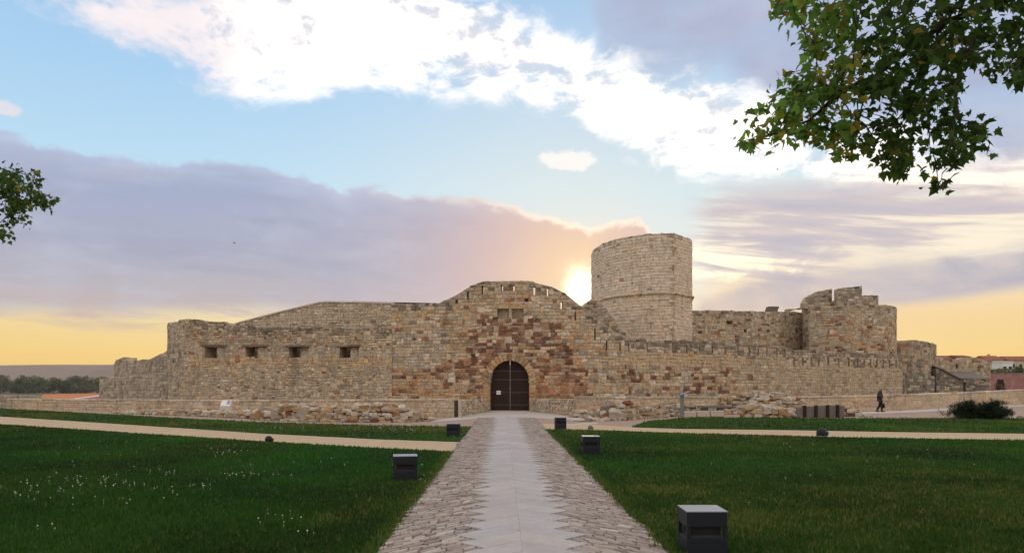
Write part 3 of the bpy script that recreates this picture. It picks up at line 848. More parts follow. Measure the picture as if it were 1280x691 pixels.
# --- great round tower
tw_prof = [(738, 319), (741, 314.5), (748, 311), (760, 305.5), (780, 299.5), (805, 294), (832, 291.2), (846, 291.5), (858, 295.5), (864.5, 299.5)]
def tower_colour(px, py, r):
    if near_top(px, py, tw_prof, 5): return pick(r, (3, GREY), (4, PALE), (2, DGREY))
    if px > 838: return pick(r, (4, BUFF), (4, PALE), (3, TAN))
    if py > 372:
        if px > 800 or py > 405: return pick(r, (6, BUFF), (3, TAN), (2, ORANGE), (1, PALE))
        return pick(r, (5, PALE), (3, BUFF), (2, TAN))
    if 340 < py < 362 and px < 800: return pick(r, (6, PALE), (2, TAN), (0.4, BRICK))
    return pick(r, (6, PALE), (3, TAN), (1.6, BUFF), (0.6, ORANGE), (0.5, GREY), (0.16, BRICK))
tw = Wall([(741.5, 74.5), (739.3, 72.0), (741.5, 69.4), (751, 67.0), (768, 65.1), (790, 63.6), (814, 62.6), (842, 62.2), (865, 65.0), (862.5, 69.0)], 2.2)
tw.mono = None
# this plan turns back at both ends: look columns up on its front only
i0, i1 = int(np.argmin(tw.pxs)), int(np.argmax(tw.pxs))
tw.s_of = lambda px: float(np.interp(px, tw.pxs[i0:i1 + 1], tw.ss[i0:i1 + 1]))
# level top: height fixed by the nearest point, slightly ragged
ztop_t = EYE + (HY - 291.2) / F * 62.3
tower_top_prof = [(px, HY - (ztop_t - EYE + dz_) * F / float(np.interp(tw.s_of(px), tw.ss, tw.ys))) for px, dz_ in [(739.4, -0.1), (760, -0.05), (780, 0.0), (805, 0.02), (832, 0.0), (845, 0.02), (864.8, -0.06)]]
tower, torg, ttop = masonry('castle_tower', tw, tower_top_prof, 0.0, tower_colour, 'tall pale round tower with a string course', 'tower', ch=(0.22, 0.31), cw=(0.34, 0.9), seed=15, mat=M_ASHLAR, even=0.62, mean=(0.66, 0.565, 0.46), jit_=0.08, wave=0.02,
                            tall=0.05, group='castle masonry', ragged=0.06, step=0.7, proud=(0.01, 0.045))
zr = EYE + (HY - 366.5) / F * 62.2
for k in range(40):
    a, b = tw.L * k / 40, tw.L * (k + 1) / 40
    v, f = stone_geo([(a + 0.005, zr - 0.09), (b - 0.005, zr - 0.09), (b - 0.005, zr + 0.10), (a + 0.005, zr + 0.10)], -0.05, 0.16, rng, tw.at, 0.04)
    ctr = sum(v, Vector()) / len(v)
    obj('string_course_stone', mesh('string_course_stone', [q - ctr for q in v], f, M_STONE, [pick(rng, (1, PALE), (1, BUFF))] * len(v)), tower, ctr - torg)
# inner fill so that the tower is solid
ring = [tw.at(a, 0, -0.6) for a in np.linspace(0, tw.L, 26)]
mb = MB(); n = len(ring)
mb.add([Vector((q.x, q.y, 0)) - torg for q in ring] + [Vector((q.x, q.y, ztop_t - 0.25)) - torg for q in ring],
       [tuple(range(n - 1, -1, -1)), tuple(range(n, 2 * n))] + [(k, (k + 1) % n, n + (k + 1) % n, n + k) for k in range(n)])
mb.build('tower_fill', M_MORTAR, tower)
for k in range(26):                                      # tufts along the broken top
    pass

# --- short wall between the gate's slope and the tower
sw = Wall([(727, 62.0), (743, 62.5), (790, 60.5)], 0.8)
masonry('castle_stair_wall', sw, [(727, 386), (734, 377.5), (741, 371.5), (750, 376), (775, 410), (790, 424)], 1.0, lambda px, py, r: pick(r, (4, GREY), (3, DGREY), (2, TAN)), 'small dark wall piece wedged between the gate slope and tower', 'castle wall', seed=16, nobj=60, group='castle masonry', ch=(0.2, 0.32), cw=(0.3, 0.6))

# --- inner wall right of the tower
in_prof = [(862, 387.5), (900, 388), (963, 389), (985, 389.5), (1006, 390.5)]
def in_colour(px, py, r):
    if near_top(px, py, in_prof, 5): return pick(r, (4, GREY), (2, DGREY), (2, PALE))
    return pick(r, (5, PALE), (4, GREY), (3, TAN), (0.9, BRICK), (0.4, RED), (0.6, ORANGE))
iw = Wall([(862, 70.5), (930, 74.0), (1007, 78.5)], 1.0)
ih = [Hole(iw, x0, x1, y0, y1, depth=0.6) for x0, x1, y0, y1 in ((929.5, 933.5, 411.5, 415.5), (958.5, 962, 412, 415.5), (908, 916, 401, 406))]
masonry('castle_inner_wall', iw, in_prof, 1.0, in_colour, 'straight inner wall running from the tower to the battlemented keep', 'castle wall', holes=ih, ch=(0.20, 0.31), cw=(0.26, 0.68), seed=17, jit_=0.2, wave=0.06, group='castle masonry', nobj=260, ragged=0.04)
cp = empty('chimney_stub', iw.at(iw.s_of(970), 0, -0.6)); tag(cp, 'small square stone chimney stub on the inner wall', 'chimney')
o0 = Vector(cp.location); zb_ = iw.z_of(970, 389.2)
for r_ in range(2):
    for k in range(2):
        mb = MB(); mb.box((-0.27 + 0.54 * k + (0.1 if r_ else 0), 0, zb_ + 0.14 + 0.27 * r_), (0.52, 0.9, 0.26)); bevel(mb.build('stone_block', M_SLATE, cp), 0.03)

# --- battlemented keep
kp_prof = [(1003, 386), (1008, 384), (1040, 382), (1080, 381.5), (1119.5, 384)]
def keep_colour(px, py, r):
    if near_top(px, py, kp_prof, 6): return pick(r, (5, GREY), (2, DGREY), (2, TAN))
    if px < 1012: return pick(r, (4, GREY), (3, DGREY), (2, TAN))
    if py > 400 and px > 1030: return pick(r, (4, TAN), (3, PALE), (2, GREY), (2.2, ORANGE), (1.7, BRICK), (0.6, RED), (0.4, DARK))
    return pick(r, (5, GREY), (4, PALE), (3, TAN), (0.7, BRICK), (0.7, ORANGE))
kw = Wall([(1002.5, 79.0), (1005, 75.6), (1012, 74.2), (1060, 73.0), (1108, 73.2), (1118.5, 74.6), (1120.5, 77.5), (1118, 82.0)], 1.2)
j0, j1 = int(np.argmin(kw.pxs)), int(np.argmax(kw.pxs))
kw.s_of = lambda px: float(np.interp(px, kw.pxs[j0:j1 + 1], kw.ss[j0:j1 + 1]))
keep, korg, ktop = masonry('castle_keep', kw, kp_prof, 0.0, keep_colour, 'square stone keep with broken battlements behind the curtain wall', 'tower', ch=(0.20, 0.31), cw=(0.26, 0.66), seed=18, jit_=0.18, wave=0.05, group='castle masonry', nobj=300, ragged=0.12, step=0.7)
def merlon(prof, D, T, seed, nm='merlon'):
    mw = Wall([(prof[0][0], D), (prof[-1][0], D)], T)
    rr = random.Random(seed)
    m_ = empty(nm); m_.parent = keep
    zb = EYE + (HY - 386) / F * D
    pa = [mw.s_of(x) for x, y in prof]; pz = [mw.z_of(x, y) for x, y in prof]
    tp = lambda a: float(np.interp(a, pa, pz))
    mb = MB()
    bp = sorted(set(pa) | set(np.linspace(0, mw.L, 5)))
    for a, b in zip(bp[:-1], bp[1:]):
        if b - a < 1e-3: continue
        mb.hexa([mw.at(a, zb) - korg, mw.at(b, zb) - korg, mw.at(b, zb, -T) - korg, mw.at(a, zb, -T) - korg,
                 mw.at(a, tp(a) - 0.04) - korg, mw.at(b, tp(b) - 0.04) - korg, mw.at(b, tp(b) - 0.04, -T) - korg, mw.at(a, tp(a) - 0.04, -T) - korg])
    mb.build('mortar_core', M_MORTAR, m_)
    for (a, b, zl, zh), crown in lay(mw, tp, zb, (), (0.2, 0.3), (0.3, 0.6), rr, 0.1):
        g = 0.012
        q = [(a + g, zl + g), (b - g, zl + g), (b - g, min(zh, tp(b) + 0.03)), (a + g, min(zh, tp(a) + 0.03))]
        if min(q[2][1], q[3][1]) - zl < 0.05: continue
        v, f = stone_geo([(x + rr.uniform(-.02, .02), z + rr.uniform(-.02, .02)) for x, z in q], -T * 0.9 if crown else -0.03, rr.uniform(0.02, 0.07), rr, mw.at)
        ctr = sum(v, Vector()) / len(v)
        obj('stone', mesh('stone', [x - ctr for x in v], f, M_STONE, [pick(rr, (5, GREY), (3, PALE), (1, DGREY))] * len(v)), m_, ctr - korg)
merlon([(1004.5, 378), (1008, 372), (1016, 366.5), (1028, 363), (1040, 361)], 74.6, 0.9, 31)
merlon([(1047.5, 360.5), (1060, 359.5), (1072, 358.6), (1077.5, 357)], 73.6, 0.9, 32)
merlon([(1079.5, 369.5), (1090, 369), (1098, 370)], 76.4, 0.9, 33)
merlon([(1040.3, 377), (1044, 374.5), (1047.2, 373.5)], 76.0, 0.7, 34)
merlon([(984, 389.8), (994, 386.5), (1005, 383)], 78.2, 0.8, 35, 'broken_wall_end')

# --- lower round tower behind the keep, and its dark lean-to walls
lt_prof = [(1100, 436), (1112, 428), (1118, 425.5), (1135, 425), (1152, 425.5), (1162, 428), (1170.5, 431)]
lw = Wall([(1098, 80.5), (1118, 79.2), (1140, 79.0), (1160, 80.2), (1170.2, 83.0)], 1.2)
masonry('castle_low_tower', lw, lt_prof, 0.0, lambda px, py, r: pick(r, (5, GREY), (3, TAN), (3, DGREY), (0.8, BRICK)), 'low rounded grey tower at the far right of the castle', 'tower', ch=(0.26, 0.36), cw=(0.35, 0.75), seed=19, jit_=0.15, nobj=200, group='castle masonry')
bw2 = Wall([(1126.5, 76.2), (1150, 77.4), (1168, 78.6)], 0.8)
masonry('castle_patched_wall', bw2, [(1126.5, 464), (1134, 465), (1168, 470)], 0.0, lambda px, py, r: pick(r, (5, DGREY), (3, GREY), (1, DARK)), 'dark patched wall at the foot of the low tower', 'castle wall', ch=(0.26, 0.36), cw=(0.35, 0.7), seed=20, nobj=90, group='castle masonry', coremat=M_PLASTER)
ew = Wall([(1168.5, 86.0), (1173, 84.0), (1205, 84.5), (1238, 86.0)], 0.9)
masonry('ruined_east_wall', ew, [(1168.5, 447), (1172, 449), (1178, 450), (1197, 449), (1205, 446.5), (1215, 447.5), (1227, 449), (1238.5, 452)], 0.0, lambda px, py, r: pick(r, (5, GREY), (4, TAN), (3, PALE), (1.2, BRICK), (0.6, ORANGE)), 'ruined far right wall of pale stones with small window gaps', 'castle wall',
        holes=[Hole(ew, 1194.5, 1198, 455, 461, depth=0.6), Hole(ew, 1222, 1224.5, 457, 464, depth=0.6)], ch=(0.24, 0.34), cw=(0.3, 0.7), seed=21, jit_=0.2, nobj=200, group='castle masonry', ragged=0.2)
shw = Wall([(1170, 80.6), (1200, 80.8), (1237, 81.4)], 0.7)
shed, sorg, stop = masonry('lean_to_shed', shw, [(1170, 460), (1176, 462), (1199, 474), (1210, 474.2), (1237, 474.8)], 0.0, lambda px, py, r: pick(r, (5, DGREY), (3, GREY), (1.5, DARK), (0.6, TAN)), 'grey stone lean-to shed with a sloping roof below the ruined wall', 'shed',
        ch=(0.2, 0.3), cw=(0.28, 0.6), seed=24, jit_=0.2, nobj=160, coremat=M_PLASTER, holes=[Hole(shw, 1204, 1207, 478, 489, depth=0.4)])
mb = MB()
for (x0, y0), (x1, y1) in zip([(1170, 459.6), (1176, 461.6), (1199, 473.4)], [(1176, 461.6), (1199, 473.4), (1237, 474.2)]):
    a_, b_ = shw.at(shw.s_of(x0), shw.z_of(x0, y0), 0.15) - sorg, shw.at(shw.s_of(x1), shw.z_of(x1, y1), 0.15) - sorg
    up = Vector((0, 3.2, 0.75)); th_ = Vector((0, 0, 0.11))
    mb.hexa([a_, b_, b_ + up, a_ + up, a_ + th_, b_ + th_, b_ + up + th_, a_ + up + th_])
mb.build('roof', M_SLATE, shed)

# --- outer walls to the left
def outer_colour(px, py, r): return toward(pick(r, (5, GREY), (3, DGREY), (3, PALE), (0.3, BRICK)), (0.33, 0.29, 0.25), 0.45)
ow = Wall([(124.5, 68.5), (126, 67), (160, 64.5), (209, 60.6)], 1.0)
masonry('castle_outer_wall', ow, [(124, 473), (135, 472), (150, 471.5), (165, 470), (185, 467.5), (209, 464.5)], -0.5, outer_colour, 'low grey outer wall at the left foot of the bastion', 'castle wall', ch=(0.2, 0.3), cw=(0.25, 0.55), seed=22, jit_=0.25, nobj=240, group='castle masonry', ragged=0.06)
ow2 = Wall([(142.5, 76.0), (145, 74.0), (160, 72.8), (185, 70.0), (211, 67.0)], 1.0)
masonry('castle_outer_rampart', ow2, [(142.5, 456), (146, 449), (152, 447.5), (158.5, 446.5), (159.5, 451.5), (172, 450.5), (185, 449.5), (198, 443), (211, 438)], 0.0, outer_colour, 'broken curved outer wall rising to the bastion on the left', 'castle wall', ch=(0.22, 0.32), cw=(0.3, 0.6), seed=23, jit_=0.2, nobj=160, group='castle masonry', ragged=0.08)

# ------------------------------------------------------------------ ground
def ground_z(x, y):
    d = max(0.0, y - 95) / 110.0
    d = min(1.0, d)
    z = -8.0 * d * d * (3 - 2 * d)
    if x > 45: z *= max(0.0, 1 - (x - 45) / 60.0)        # the town to the north-west stands level with the castle
    return z - 0.012
xs = sorted(set([-6000, -4000, -2500, -1600, -1000, -700, -450, -300, -200, -140, -100, -70, -50] + list(range(-40, 41, 8)) + [50, 60, 75, 90, 105, 140, 200, 300, 450, 700, 1000, 1600, 2500, 4000, 6000]))
ys = sorted(set([-300, -120, -50, -20] + list(range(-10, 100, 10)) + list(range(100, 210, 10)) + [240, 300, 400, 600, 900, 1300, 1900, 2600, 3500, 5000, 8000]))
V = [(x, y, ground_z(x, y)) for y in ys for x in xs]
nx_ = len(xs)
Fc = [(j * nx_ + i, j * nx_ + i + 1, (j + 1) * nx_ + i + 1, (j + 1) * nx_ + i) for j in range(len(ys) - 1) for i in range(nx_ - 1)]
M_GROUND = plain('dry_ground', (0.13, 0.115, 0.065), 0.95, var=0.3, scale=0.3, bump=0.4, bscale=3.0, var2=0.5, scale2=0.02, tint2=(0.075, 0.085, 0.035))
tag(obj('ground', mesh('ground', V, Fc, M_GROUND)), kind='structure')

def sheet(name, poly, z, mat, thick=0.0, rag=0.0, seed=0, parent=None):
    """flat patch; its edge is broken up by rag metres"""
    pts = []
    rr = random.Random(seed)
    for (x0, y0), (x1, y1) in zip(poly, poly[1:] + poly[:1]):
        L = math.hypot(x1 - x0, y1 - y0)
        n = max(1, int(L / 0.25)) if rag and L < 120 else 1
        for k in range(n):
            t = k / n
            jx, jy = (rr.uniform(-rag, rag), rr.uniform(-rag, rag)) if rag and k else (0, 0)
            pts.append((x0 + (x1 - x0) * t + jx, y0 + (y1 - y0) * t + jy))
    n = len(pts)
    if thick:
        v = [(x, y, z) for x, y in pts] + [(x, y, z - thick) for x, y in pts]
        f = [tuple(range(n))] + [((k + 1) % n, k, n + k, n + (k + 1) % n) for k in range(n)]
    else:
        v = [(x, y, z) for x, y in pts]; f = [tuple(range(n))]
    me = mesh(name, v, f, mat)
    bm = bmesh.new(); bm.from_mesh(me); bmesh.ops.triangulate(bm, faces=[q for q in bm.faces if len(q.verts) > 4])
    bmesh.ops.recalc_face_normals(bm, faces=bm.faces[:]); bm.to_mesh(me); bm.free()
    o = obj(name, me, parent)
    if parent is None: o['kind'] = 'structure'
    return o
def g2(px, py): q = G(px, py); return (q.x, q.y)

# main path axis: a hair off the line of sight
PA = -0.0125
def path_pt(u, v): return (0.20 + u + PA * v, v)         # u across, v along
def pu(u, v): return path_pt(u, v)
PW = 1.50
tag(sheet('forecourt_gravel', [(-26, 27.0), (-1.6, 26.0), (1.5, 28.0), (30, 26), (44, 40), (52, 66), (40, 64), (10, 50), (-2, 52.3), (-9, 50), (-38, 57), (-44, 52), (-38, 44)], 0.000, M_GRAVEL, rag=0.0), kind='structure')

L_NEAR = [pu(-PW - 0.02, -6), pu(-PW - 0.02, GD(566))] + [g2(470, 561), g2(330, 553), g2(150, 541), g2(0, 531)] + [(-60, 50), (-60, -6)]
R_NEAR = [pu(PW + 0.02, -6), (60, -6), (60, 18), g2(1280, 551.5), g2(1040, 547.5), g2(860, 542.5), g2(745, 538.5), pu(PW + 0.02, GD(537.5))]
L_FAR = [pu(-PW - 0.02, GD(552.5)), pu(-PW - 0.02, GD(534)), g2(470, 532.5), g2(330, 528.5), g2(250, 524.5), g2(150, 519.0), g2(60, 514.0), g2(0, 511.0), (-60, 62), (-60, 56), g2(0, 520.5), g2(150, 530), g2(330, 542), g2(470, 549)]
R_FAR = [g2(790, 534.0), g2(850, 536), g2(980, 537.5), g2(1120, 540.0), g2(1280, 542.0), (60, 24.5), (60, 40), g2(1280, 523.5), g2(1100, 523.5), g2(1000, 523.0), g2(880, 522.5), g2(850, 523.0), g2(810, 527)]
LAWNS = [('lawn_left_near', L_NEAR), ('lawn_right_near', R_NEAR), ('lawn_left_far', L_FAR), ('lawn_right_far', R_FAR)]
for i, (nm, pl) in enumerate(LAWNS):
    sheet(nm, pl, 0.035, M_LAWN, thick=0.06, rag=0.035, seed=40 + i)
SL = [pu(-PW - 0.02, GD(566.5)), pu(-PW - 0.02, GD(552)), g2(470, 548.6), g2(330, 541.6), g2(150, 529.6), g2(0, 520.1), (-60, 56.5), (-60, 49.5), g2(0, 531.4), g2(150, 541.4), g2(330, 553.4), g2(470, 561.4)]
SR = [pu(PW + 0.02, GD(538)), g2(745, 539), g2(860, 543), g2(1040, 548), g2(1280, 552), (60, 17.6), (60, 25), g2(1280, 541.6), g2(1120, 539.6), g2(980, 537.1), g2(850, 535.6), g2(790, 533.6), g2(730, 530), pu(PW + 0.02, GD(529.5))]
sheet('sand_path_left', SL, 0.010, M_SAND, rag=0.04, seed=51)
sheet('sand_path_right', SR, 0.010, M_SAND, rag=0.04, seed=52)
# pale paved apron in front of the gate and the footway along the ditch
sheet('gate_apron', [g2(598.5, 523.0), g2(540, 527.5), g2(538, 526), g2(569, 521.6), (-1.55, 52.9), (1.25, 52.9), g2(719, 520.8), g2(742, 526.6), g2(676, 522.6)], 0.006, M_CONC)
sheet('footway', [g2(1062, 519.5), g2(1140, 516.8), g2(1200, 513.5), g2(1290, 508.2), g2(1290, 505.6), g2(1200, 510.2), g2(1140, 514), g2(1062, 517)], 0.09, M_CONC, thick=0.12)
sheet('kerb_strip', [g2(700, 530.8), g2(745, 527.6), g2(748, 529.4), g2(700, 532.6)], 0.014, M_CONC, thick=0.02)

# --- the paved path: chevron flags down the middle, small setts on both sides
path = sheet('path', [pu(-PW - 0.03, -6), pu(PW + 0.03, -6), pu(PW + 0.03, 40.3), pu(-PW - 0.03, 40.3)], 0.004, M_JOINT)
pr_ = random.Random(3)
def slab(poly, zt, z0=0.0, inset=0.012, tilt=0.004):
    n = len(poly); cx_ = sum(p[0] for p in poly) / n; cy_ = sum(p[1] for p in poly) / n
    tx, ty = pr_.uniform(-tilt, tilt), pr_.uniform(-tilt, tilt)
    def sh_(p, d):
        L = math.hypot(p[0] - cx_, p[1] - cy_) or 1; k = max(0.4, 1 - d / L); return (cx_ + (p[0] - cx_) * k, cy_ + (p[1] - cy_) * k)
    v = [(*p, z0) for p in poly] + [(*p, zt - inset * 0.5) for p in poly]
    v += [(*sh_(p, inset), zt + tx * (p[0] - cx_) * 8 + ty * (p[1] - cy_) * 8) for p in poly]
    f = []
    for k in range(n):
        k2 = (k + 1) % n; f += [(k, k2, n + k2, n + k), (n + k, n + k2, 2 * n + k2, 2 * n + k)]
    f.append(tuple(range(2 * n, 3 * n)))
    return [Vector(pu(x, y) + (z,)) for x, y, z in v], f
p_ = 0.52; hw1 = 0.43
flags, setts = [], []
FLAGC = [(0.41, 0.395, 0.39), (0.39, 0.38, 0.38), (0.42, 0.40, 0.385), (0.40, 0.385, 0.375)]
SETTC = [(0.36, 0.305, 0.265), (0.32, 0.275, 0.24), (0.39, 0.34, 0.29), (0.28, 0.235, 0.205), (0.36, 0.325, 0.285), (0.43, 0.39, 0.34), (0.33, 0.265, 0.22), (0.24, 0.205, 0.18)]
def shade(c, lo=0.82, hi=1.15):
    k = pr_.uniform(lo, hi); return tuple(q * k for q in c)
y = -6.0
g = 0.003
while y < 41:
    for s_ in (-1, 1):
        hw = hw1 + pr_.uniform(-0.05, 0.05)
        q = [(0.0005, y + g), (0.0005, y + p_ - g), (hw + p_ / 2, y - hw + p_ / 2 - g), (hw, y - hw + g)]
        q = [(x * s_, yy) for x, yy in q]
        if s_ > 0: q = q[::-1]
        if q[0][1] < 40.2: flags.append((y, slab(q, 0.034, inset=0.003, tilt=0.0010), shade(pr_.choice(FLAGC), 0.92, 1.08)))
        # setts fill the rest of this chevron row
        wsub = [0.0]; 
        nsub = 5
        for k in range(nsub):
            f0, f1 = k / nsub, (k + 1) / nsub            # position across the row
            tstart = hw + p_ / 2 * (f0 + f1) / 2          # x where the flag ends on this strip
            x = tstart + 0.01
            while x < PW + 0.05:
                L = pr_.uniform(0.09, 0.23)
                x1 = x + L
                o_ = pr_.uniform(-0.012, 0.012)
                jt = lambda: pr_.uniform(-0.012, 0.012)
                lo0, hi0 = y + p_ * f0 - x, y + p_ * f1 - x
                lo1, hi1 = y + p_ * f0 - x1, y + p_ * f1 - x1
                gg = 0.005
                q = [(x + gg + jt(), lo0 + gg + jt() + (hi0 - lo0) * 0.0), (x + gg + jt(), hi0 - gg + jt()), (x1 - gg + jt(), hi1 - gg + jt()), (x1 - gg + jt(), lo1 + gg + jt())]
                # cut corners
                qq = []
                for i in range(4):
                    c_, b_, n_ = q[i], q[i - 1], q[(i + 1) % 4]
                    kk = pr_.uniform(0.08, 0.2)
                    qq += [(c_[0] + (b_[0] - c_[0]) * kk, c_[1] + (b_[1] - c_[1]) * kk), (c_[0] + (n_[0] - c_[0]) * kk, c_[1] + (n_[1] - c_[1]) * kk)]
                if x1 < PW + pr_.uniform(-0.03, 0.10) and -6 < qq[0][1] < 40.2:
                    qq = [(u_ * s_, v_) for u_, v_ in qq]
                    if s_ > 0: qq = qq[::-1]
                    setts.append((qq[0][1], slab(qq, 0.029 + pr_.uniform(-0.007, 0.007), inset=0.010, tilt=0.005), shade(pr_.choice(SETTC), 0.78, 1.12)))
                x = x1
    y += p_
def place(name, items, n, smooth=False):
    vis = sorted([t for t in items if t[0] > 6.8], key=lambda t: t[0]); rest = [t for t in items if t[0] <= 6.8]
    for yy, (v, f), c_ in vis[:n]:
        ctr = sum(v, Vector()) / len(v)
        obj(name, mesh(name, [q - ctr for q in v], f, M_PAVE, [c_] * len(v)), path, ctr)
    V, Fc, C = [], [], []
    for yy, (v, f), c_ in vis[n:] + rest:
        b = len(V); V += v; Fc += [tuple(i + b for i in q) for q in f]; C += [c_] * len(v)
    if V: obj('distant_' + name + 's', mesh(name, V, Fc, M_PAVE, C), path)['kind'] = 'stuff'
place('flagstone', flags, 160)
place('sett', setts, 300)

# ------------------------------------------------------------------ parapets of the ditch
def par_colour(px, py, r): return toward(pick(r, (5, TAN), (4, PALE), (3, BUFF), (1.5, GREY), (0.25, BRICK)), (0.46, 0.375, 0.265), 0.55)
def rough_colour(px, py, r): return pick(r, (5, GREY), (4, PALE), (3, TAN), (0.8, DGREY))
def parapet(name, pts, prof, label, seed, ch=(0.26, 0.40), cw=(0.5, 1.3), colour=par_colour, cop=True, nobj=200, proud=(0.01, 0.04), jit_=0.12, thick=0.55, z0=-0.1):
    W_ = Wall(pts, thick)
    t, org, top = masonry(name, W_, prof, z0, colour, label, 'low wall', ch=ch, cw=cw, seed=seed, jit_=jit_, wave=0.02, nobj=nobj, group='low walls along the ditch', ragged=0.02, proud=proud, tall=0.04)
    if cop:
        r = random.Random(seed + 500); a = 0.0
        while a < W_.L - 0.05:
            b = min(W_.L, a + r.uniform(0.7, 1.5))
            if W_.L - b < 0.3: b = W_.L
            z_ = top((a + b) / 2); k = r.uniform(0.09, 0.12)
            v = []
            for zz in (-0.02, k):
                for aa, d in ((a + 0.006, 0.05), (b - 0.006, 0.05), (b - 0.006, -thick - 0.05), (a + 0.006, -thick - 0.05)):
                    v.append(W_.at(aa, top(aa) + zz + r.uniform(-0.008, 0.008), d + r.uniform(-0.01, 0.01)))
            ctr = sum(v, Vector()) / 8
            m_ = MB(); m_.hexa([q - ctr for q in v])
            o = obj('coping_stone', mesh('coping_stone', m_.v, m_.f, M_STONE, [pick(r, (4, (0.55, 0.49, 0.40)), (2, PALE))] * 8), t, ctr - org); bevel(o, 0.02, 1)
            a = b
    return W_
parapet('ditch_parapet', [(8, 55.0), (100, 52.5), (230, 49.0), (360, 46.0), (460, 43.2), (569, 41.0)], [(8, 500), (60, 500), (230, 501.5), (400, 501.5), (569, 500)], 'long pale parapet along the ditch left of the gate bridge', 61, nobj=260)
parapet('far_parapet', [(-60, 66), (0, 70), (52, 74)], [(-60, 494), (0, 494), (52, 496)], 'short pale rubble wall at the far left edge', 62, ch=(0.2, 0.3), cw=(0.25, 0.5), colour=rough_colour, cop=False, nobj=80, jit_=0.25)
parapet('bridge_parapet', [(571.5, 41.2), (611, 50.6)], [(571.5, 500), (611, 498.5)], 'rough rubble parapet of the bridge left of the gate', 63, ch=(0.12, 0.2), cw=(0.14, 0.32), colour=rough_colour, cop=False, nobj=280, jit_=0.35, proud=(0.02, 0.06))
parapet('bridge_parapet', [(663.5, 50.6), (718, 42.6)], [(663.5, 498), (718, 499)], 'rough rubble parapet of the bridge right of the gate', 64, ch=(0.12, 0.2), cw=(0.14, 0.32), colour=rough_colour, cop=False, nobj=280, jit_=0.35, proud=(0.02, 0.06))
parapet('ditch_parapet', [(721, 42.4), (800, 43.5), (905, 45.5), (1020, 48.6), (1110, 52.0), (1200, 58.5), (1300, 69)], [(721, 497.5), (800, 497.5), (905, 497.5), (1020, 497), (1110, 495), (1200, 492), (1300, 487)], 'long smooth buff parapet along the ditch right of the bridge', 65, ch=(0.34, 0.5), cw=(0.9, 1.9), nobj=260, proud=(0.004, 0.018), jit_=0.05)
# dark post gap and white jamb stone by the left bridge parapet
gp = empty('parapet_end_post', P(570, 483, 41.0)); gp.location.z = 0; tag(gp, 'upright pale end stone beside a dark gap in the left parapet', 'post')
mb = MB(); mb.box((0.21, -0.1, 0.48), (0.14, 0.3, 0.98)); bevel(mb.build('end_stone', plain('end_stone_face', (0.45, 0.41, 0.35), 0.9, bump=0.4), gp), 0.02)
mb = MB(); mb.box((0.01, 0.05, 0.46), (0.20, 0.2, 0.92)); mb.build('dark_gap_plate', M_IRON, gp)  # dark plate stands in for the darkness of the gap

# ------------------------------------------------------------------ rubble of the excavated outworks
def boulder_mesh(seed):
    r = random.Random(seed); bm = bmesh.new()
    bmesh.ops.create_cube(bm, size=1.0)
    bmesh.ops.subdivide_edges(bm, edges=bm.edges[:], cuts=1, use_grid_fill=True)
    for v in bm.verts:
        n = v.co.normalized() * 0.56
        v.co = v.co.lerp(n, r.uniform(0.08, 0.45)); v.co += Vector((r.uniform(-.10, .10), r.uniform(-.10, .10), r.uniform(-.10, .10)))
    me = bpy.data.meshes.new('rubble_stone'); bm.to_mesh(me); bm.free()
    me.materials.append(M_RUBBLE)
    return me
BOULDERS = [boulder_mesh(900 + k) for k in range(10)]
RUBC = [(0.50, 0.43, 0.34), (0.43, 0.35, 0.25), (0.37, 0.32, 0.26), (0.54, 0.49, 0.41), (0.42, 0.31, 0.19), (0.46, 0.40, 0.32)]
def boulder(parent, org, p, size, r, red=0.05, name='stone', neat=False):
    o = obj(name, r.choice(BOULDERS), parent, p - org)
    o.scale = (size * r.uniform(0.9, 1.5), size * r.uniform(0.8, 1.2), size * r.uniform(0.45, 0.85))
    o.rotation_euler = (r.uniform(-.4, .4), r.uniform(-.4, .4), r.uniform(0, 6.3)) if not neat else (r.uniform(-.12, .12), r.uniform(-.12, .12), r.uniform(-.3, .3) + math.pi * r.randrange(2))
    c_ = (0.22, 0.085, 0.055) if r.random() < red else (0.40, 0.25, 0.13) if r.random() < 0.10 else r.choice(RUBC)
    k = r.uniform(0.75, 1.12); o.color = (c_[0] * k, c_[1] * k, c_[2] * k, 1)
    return o
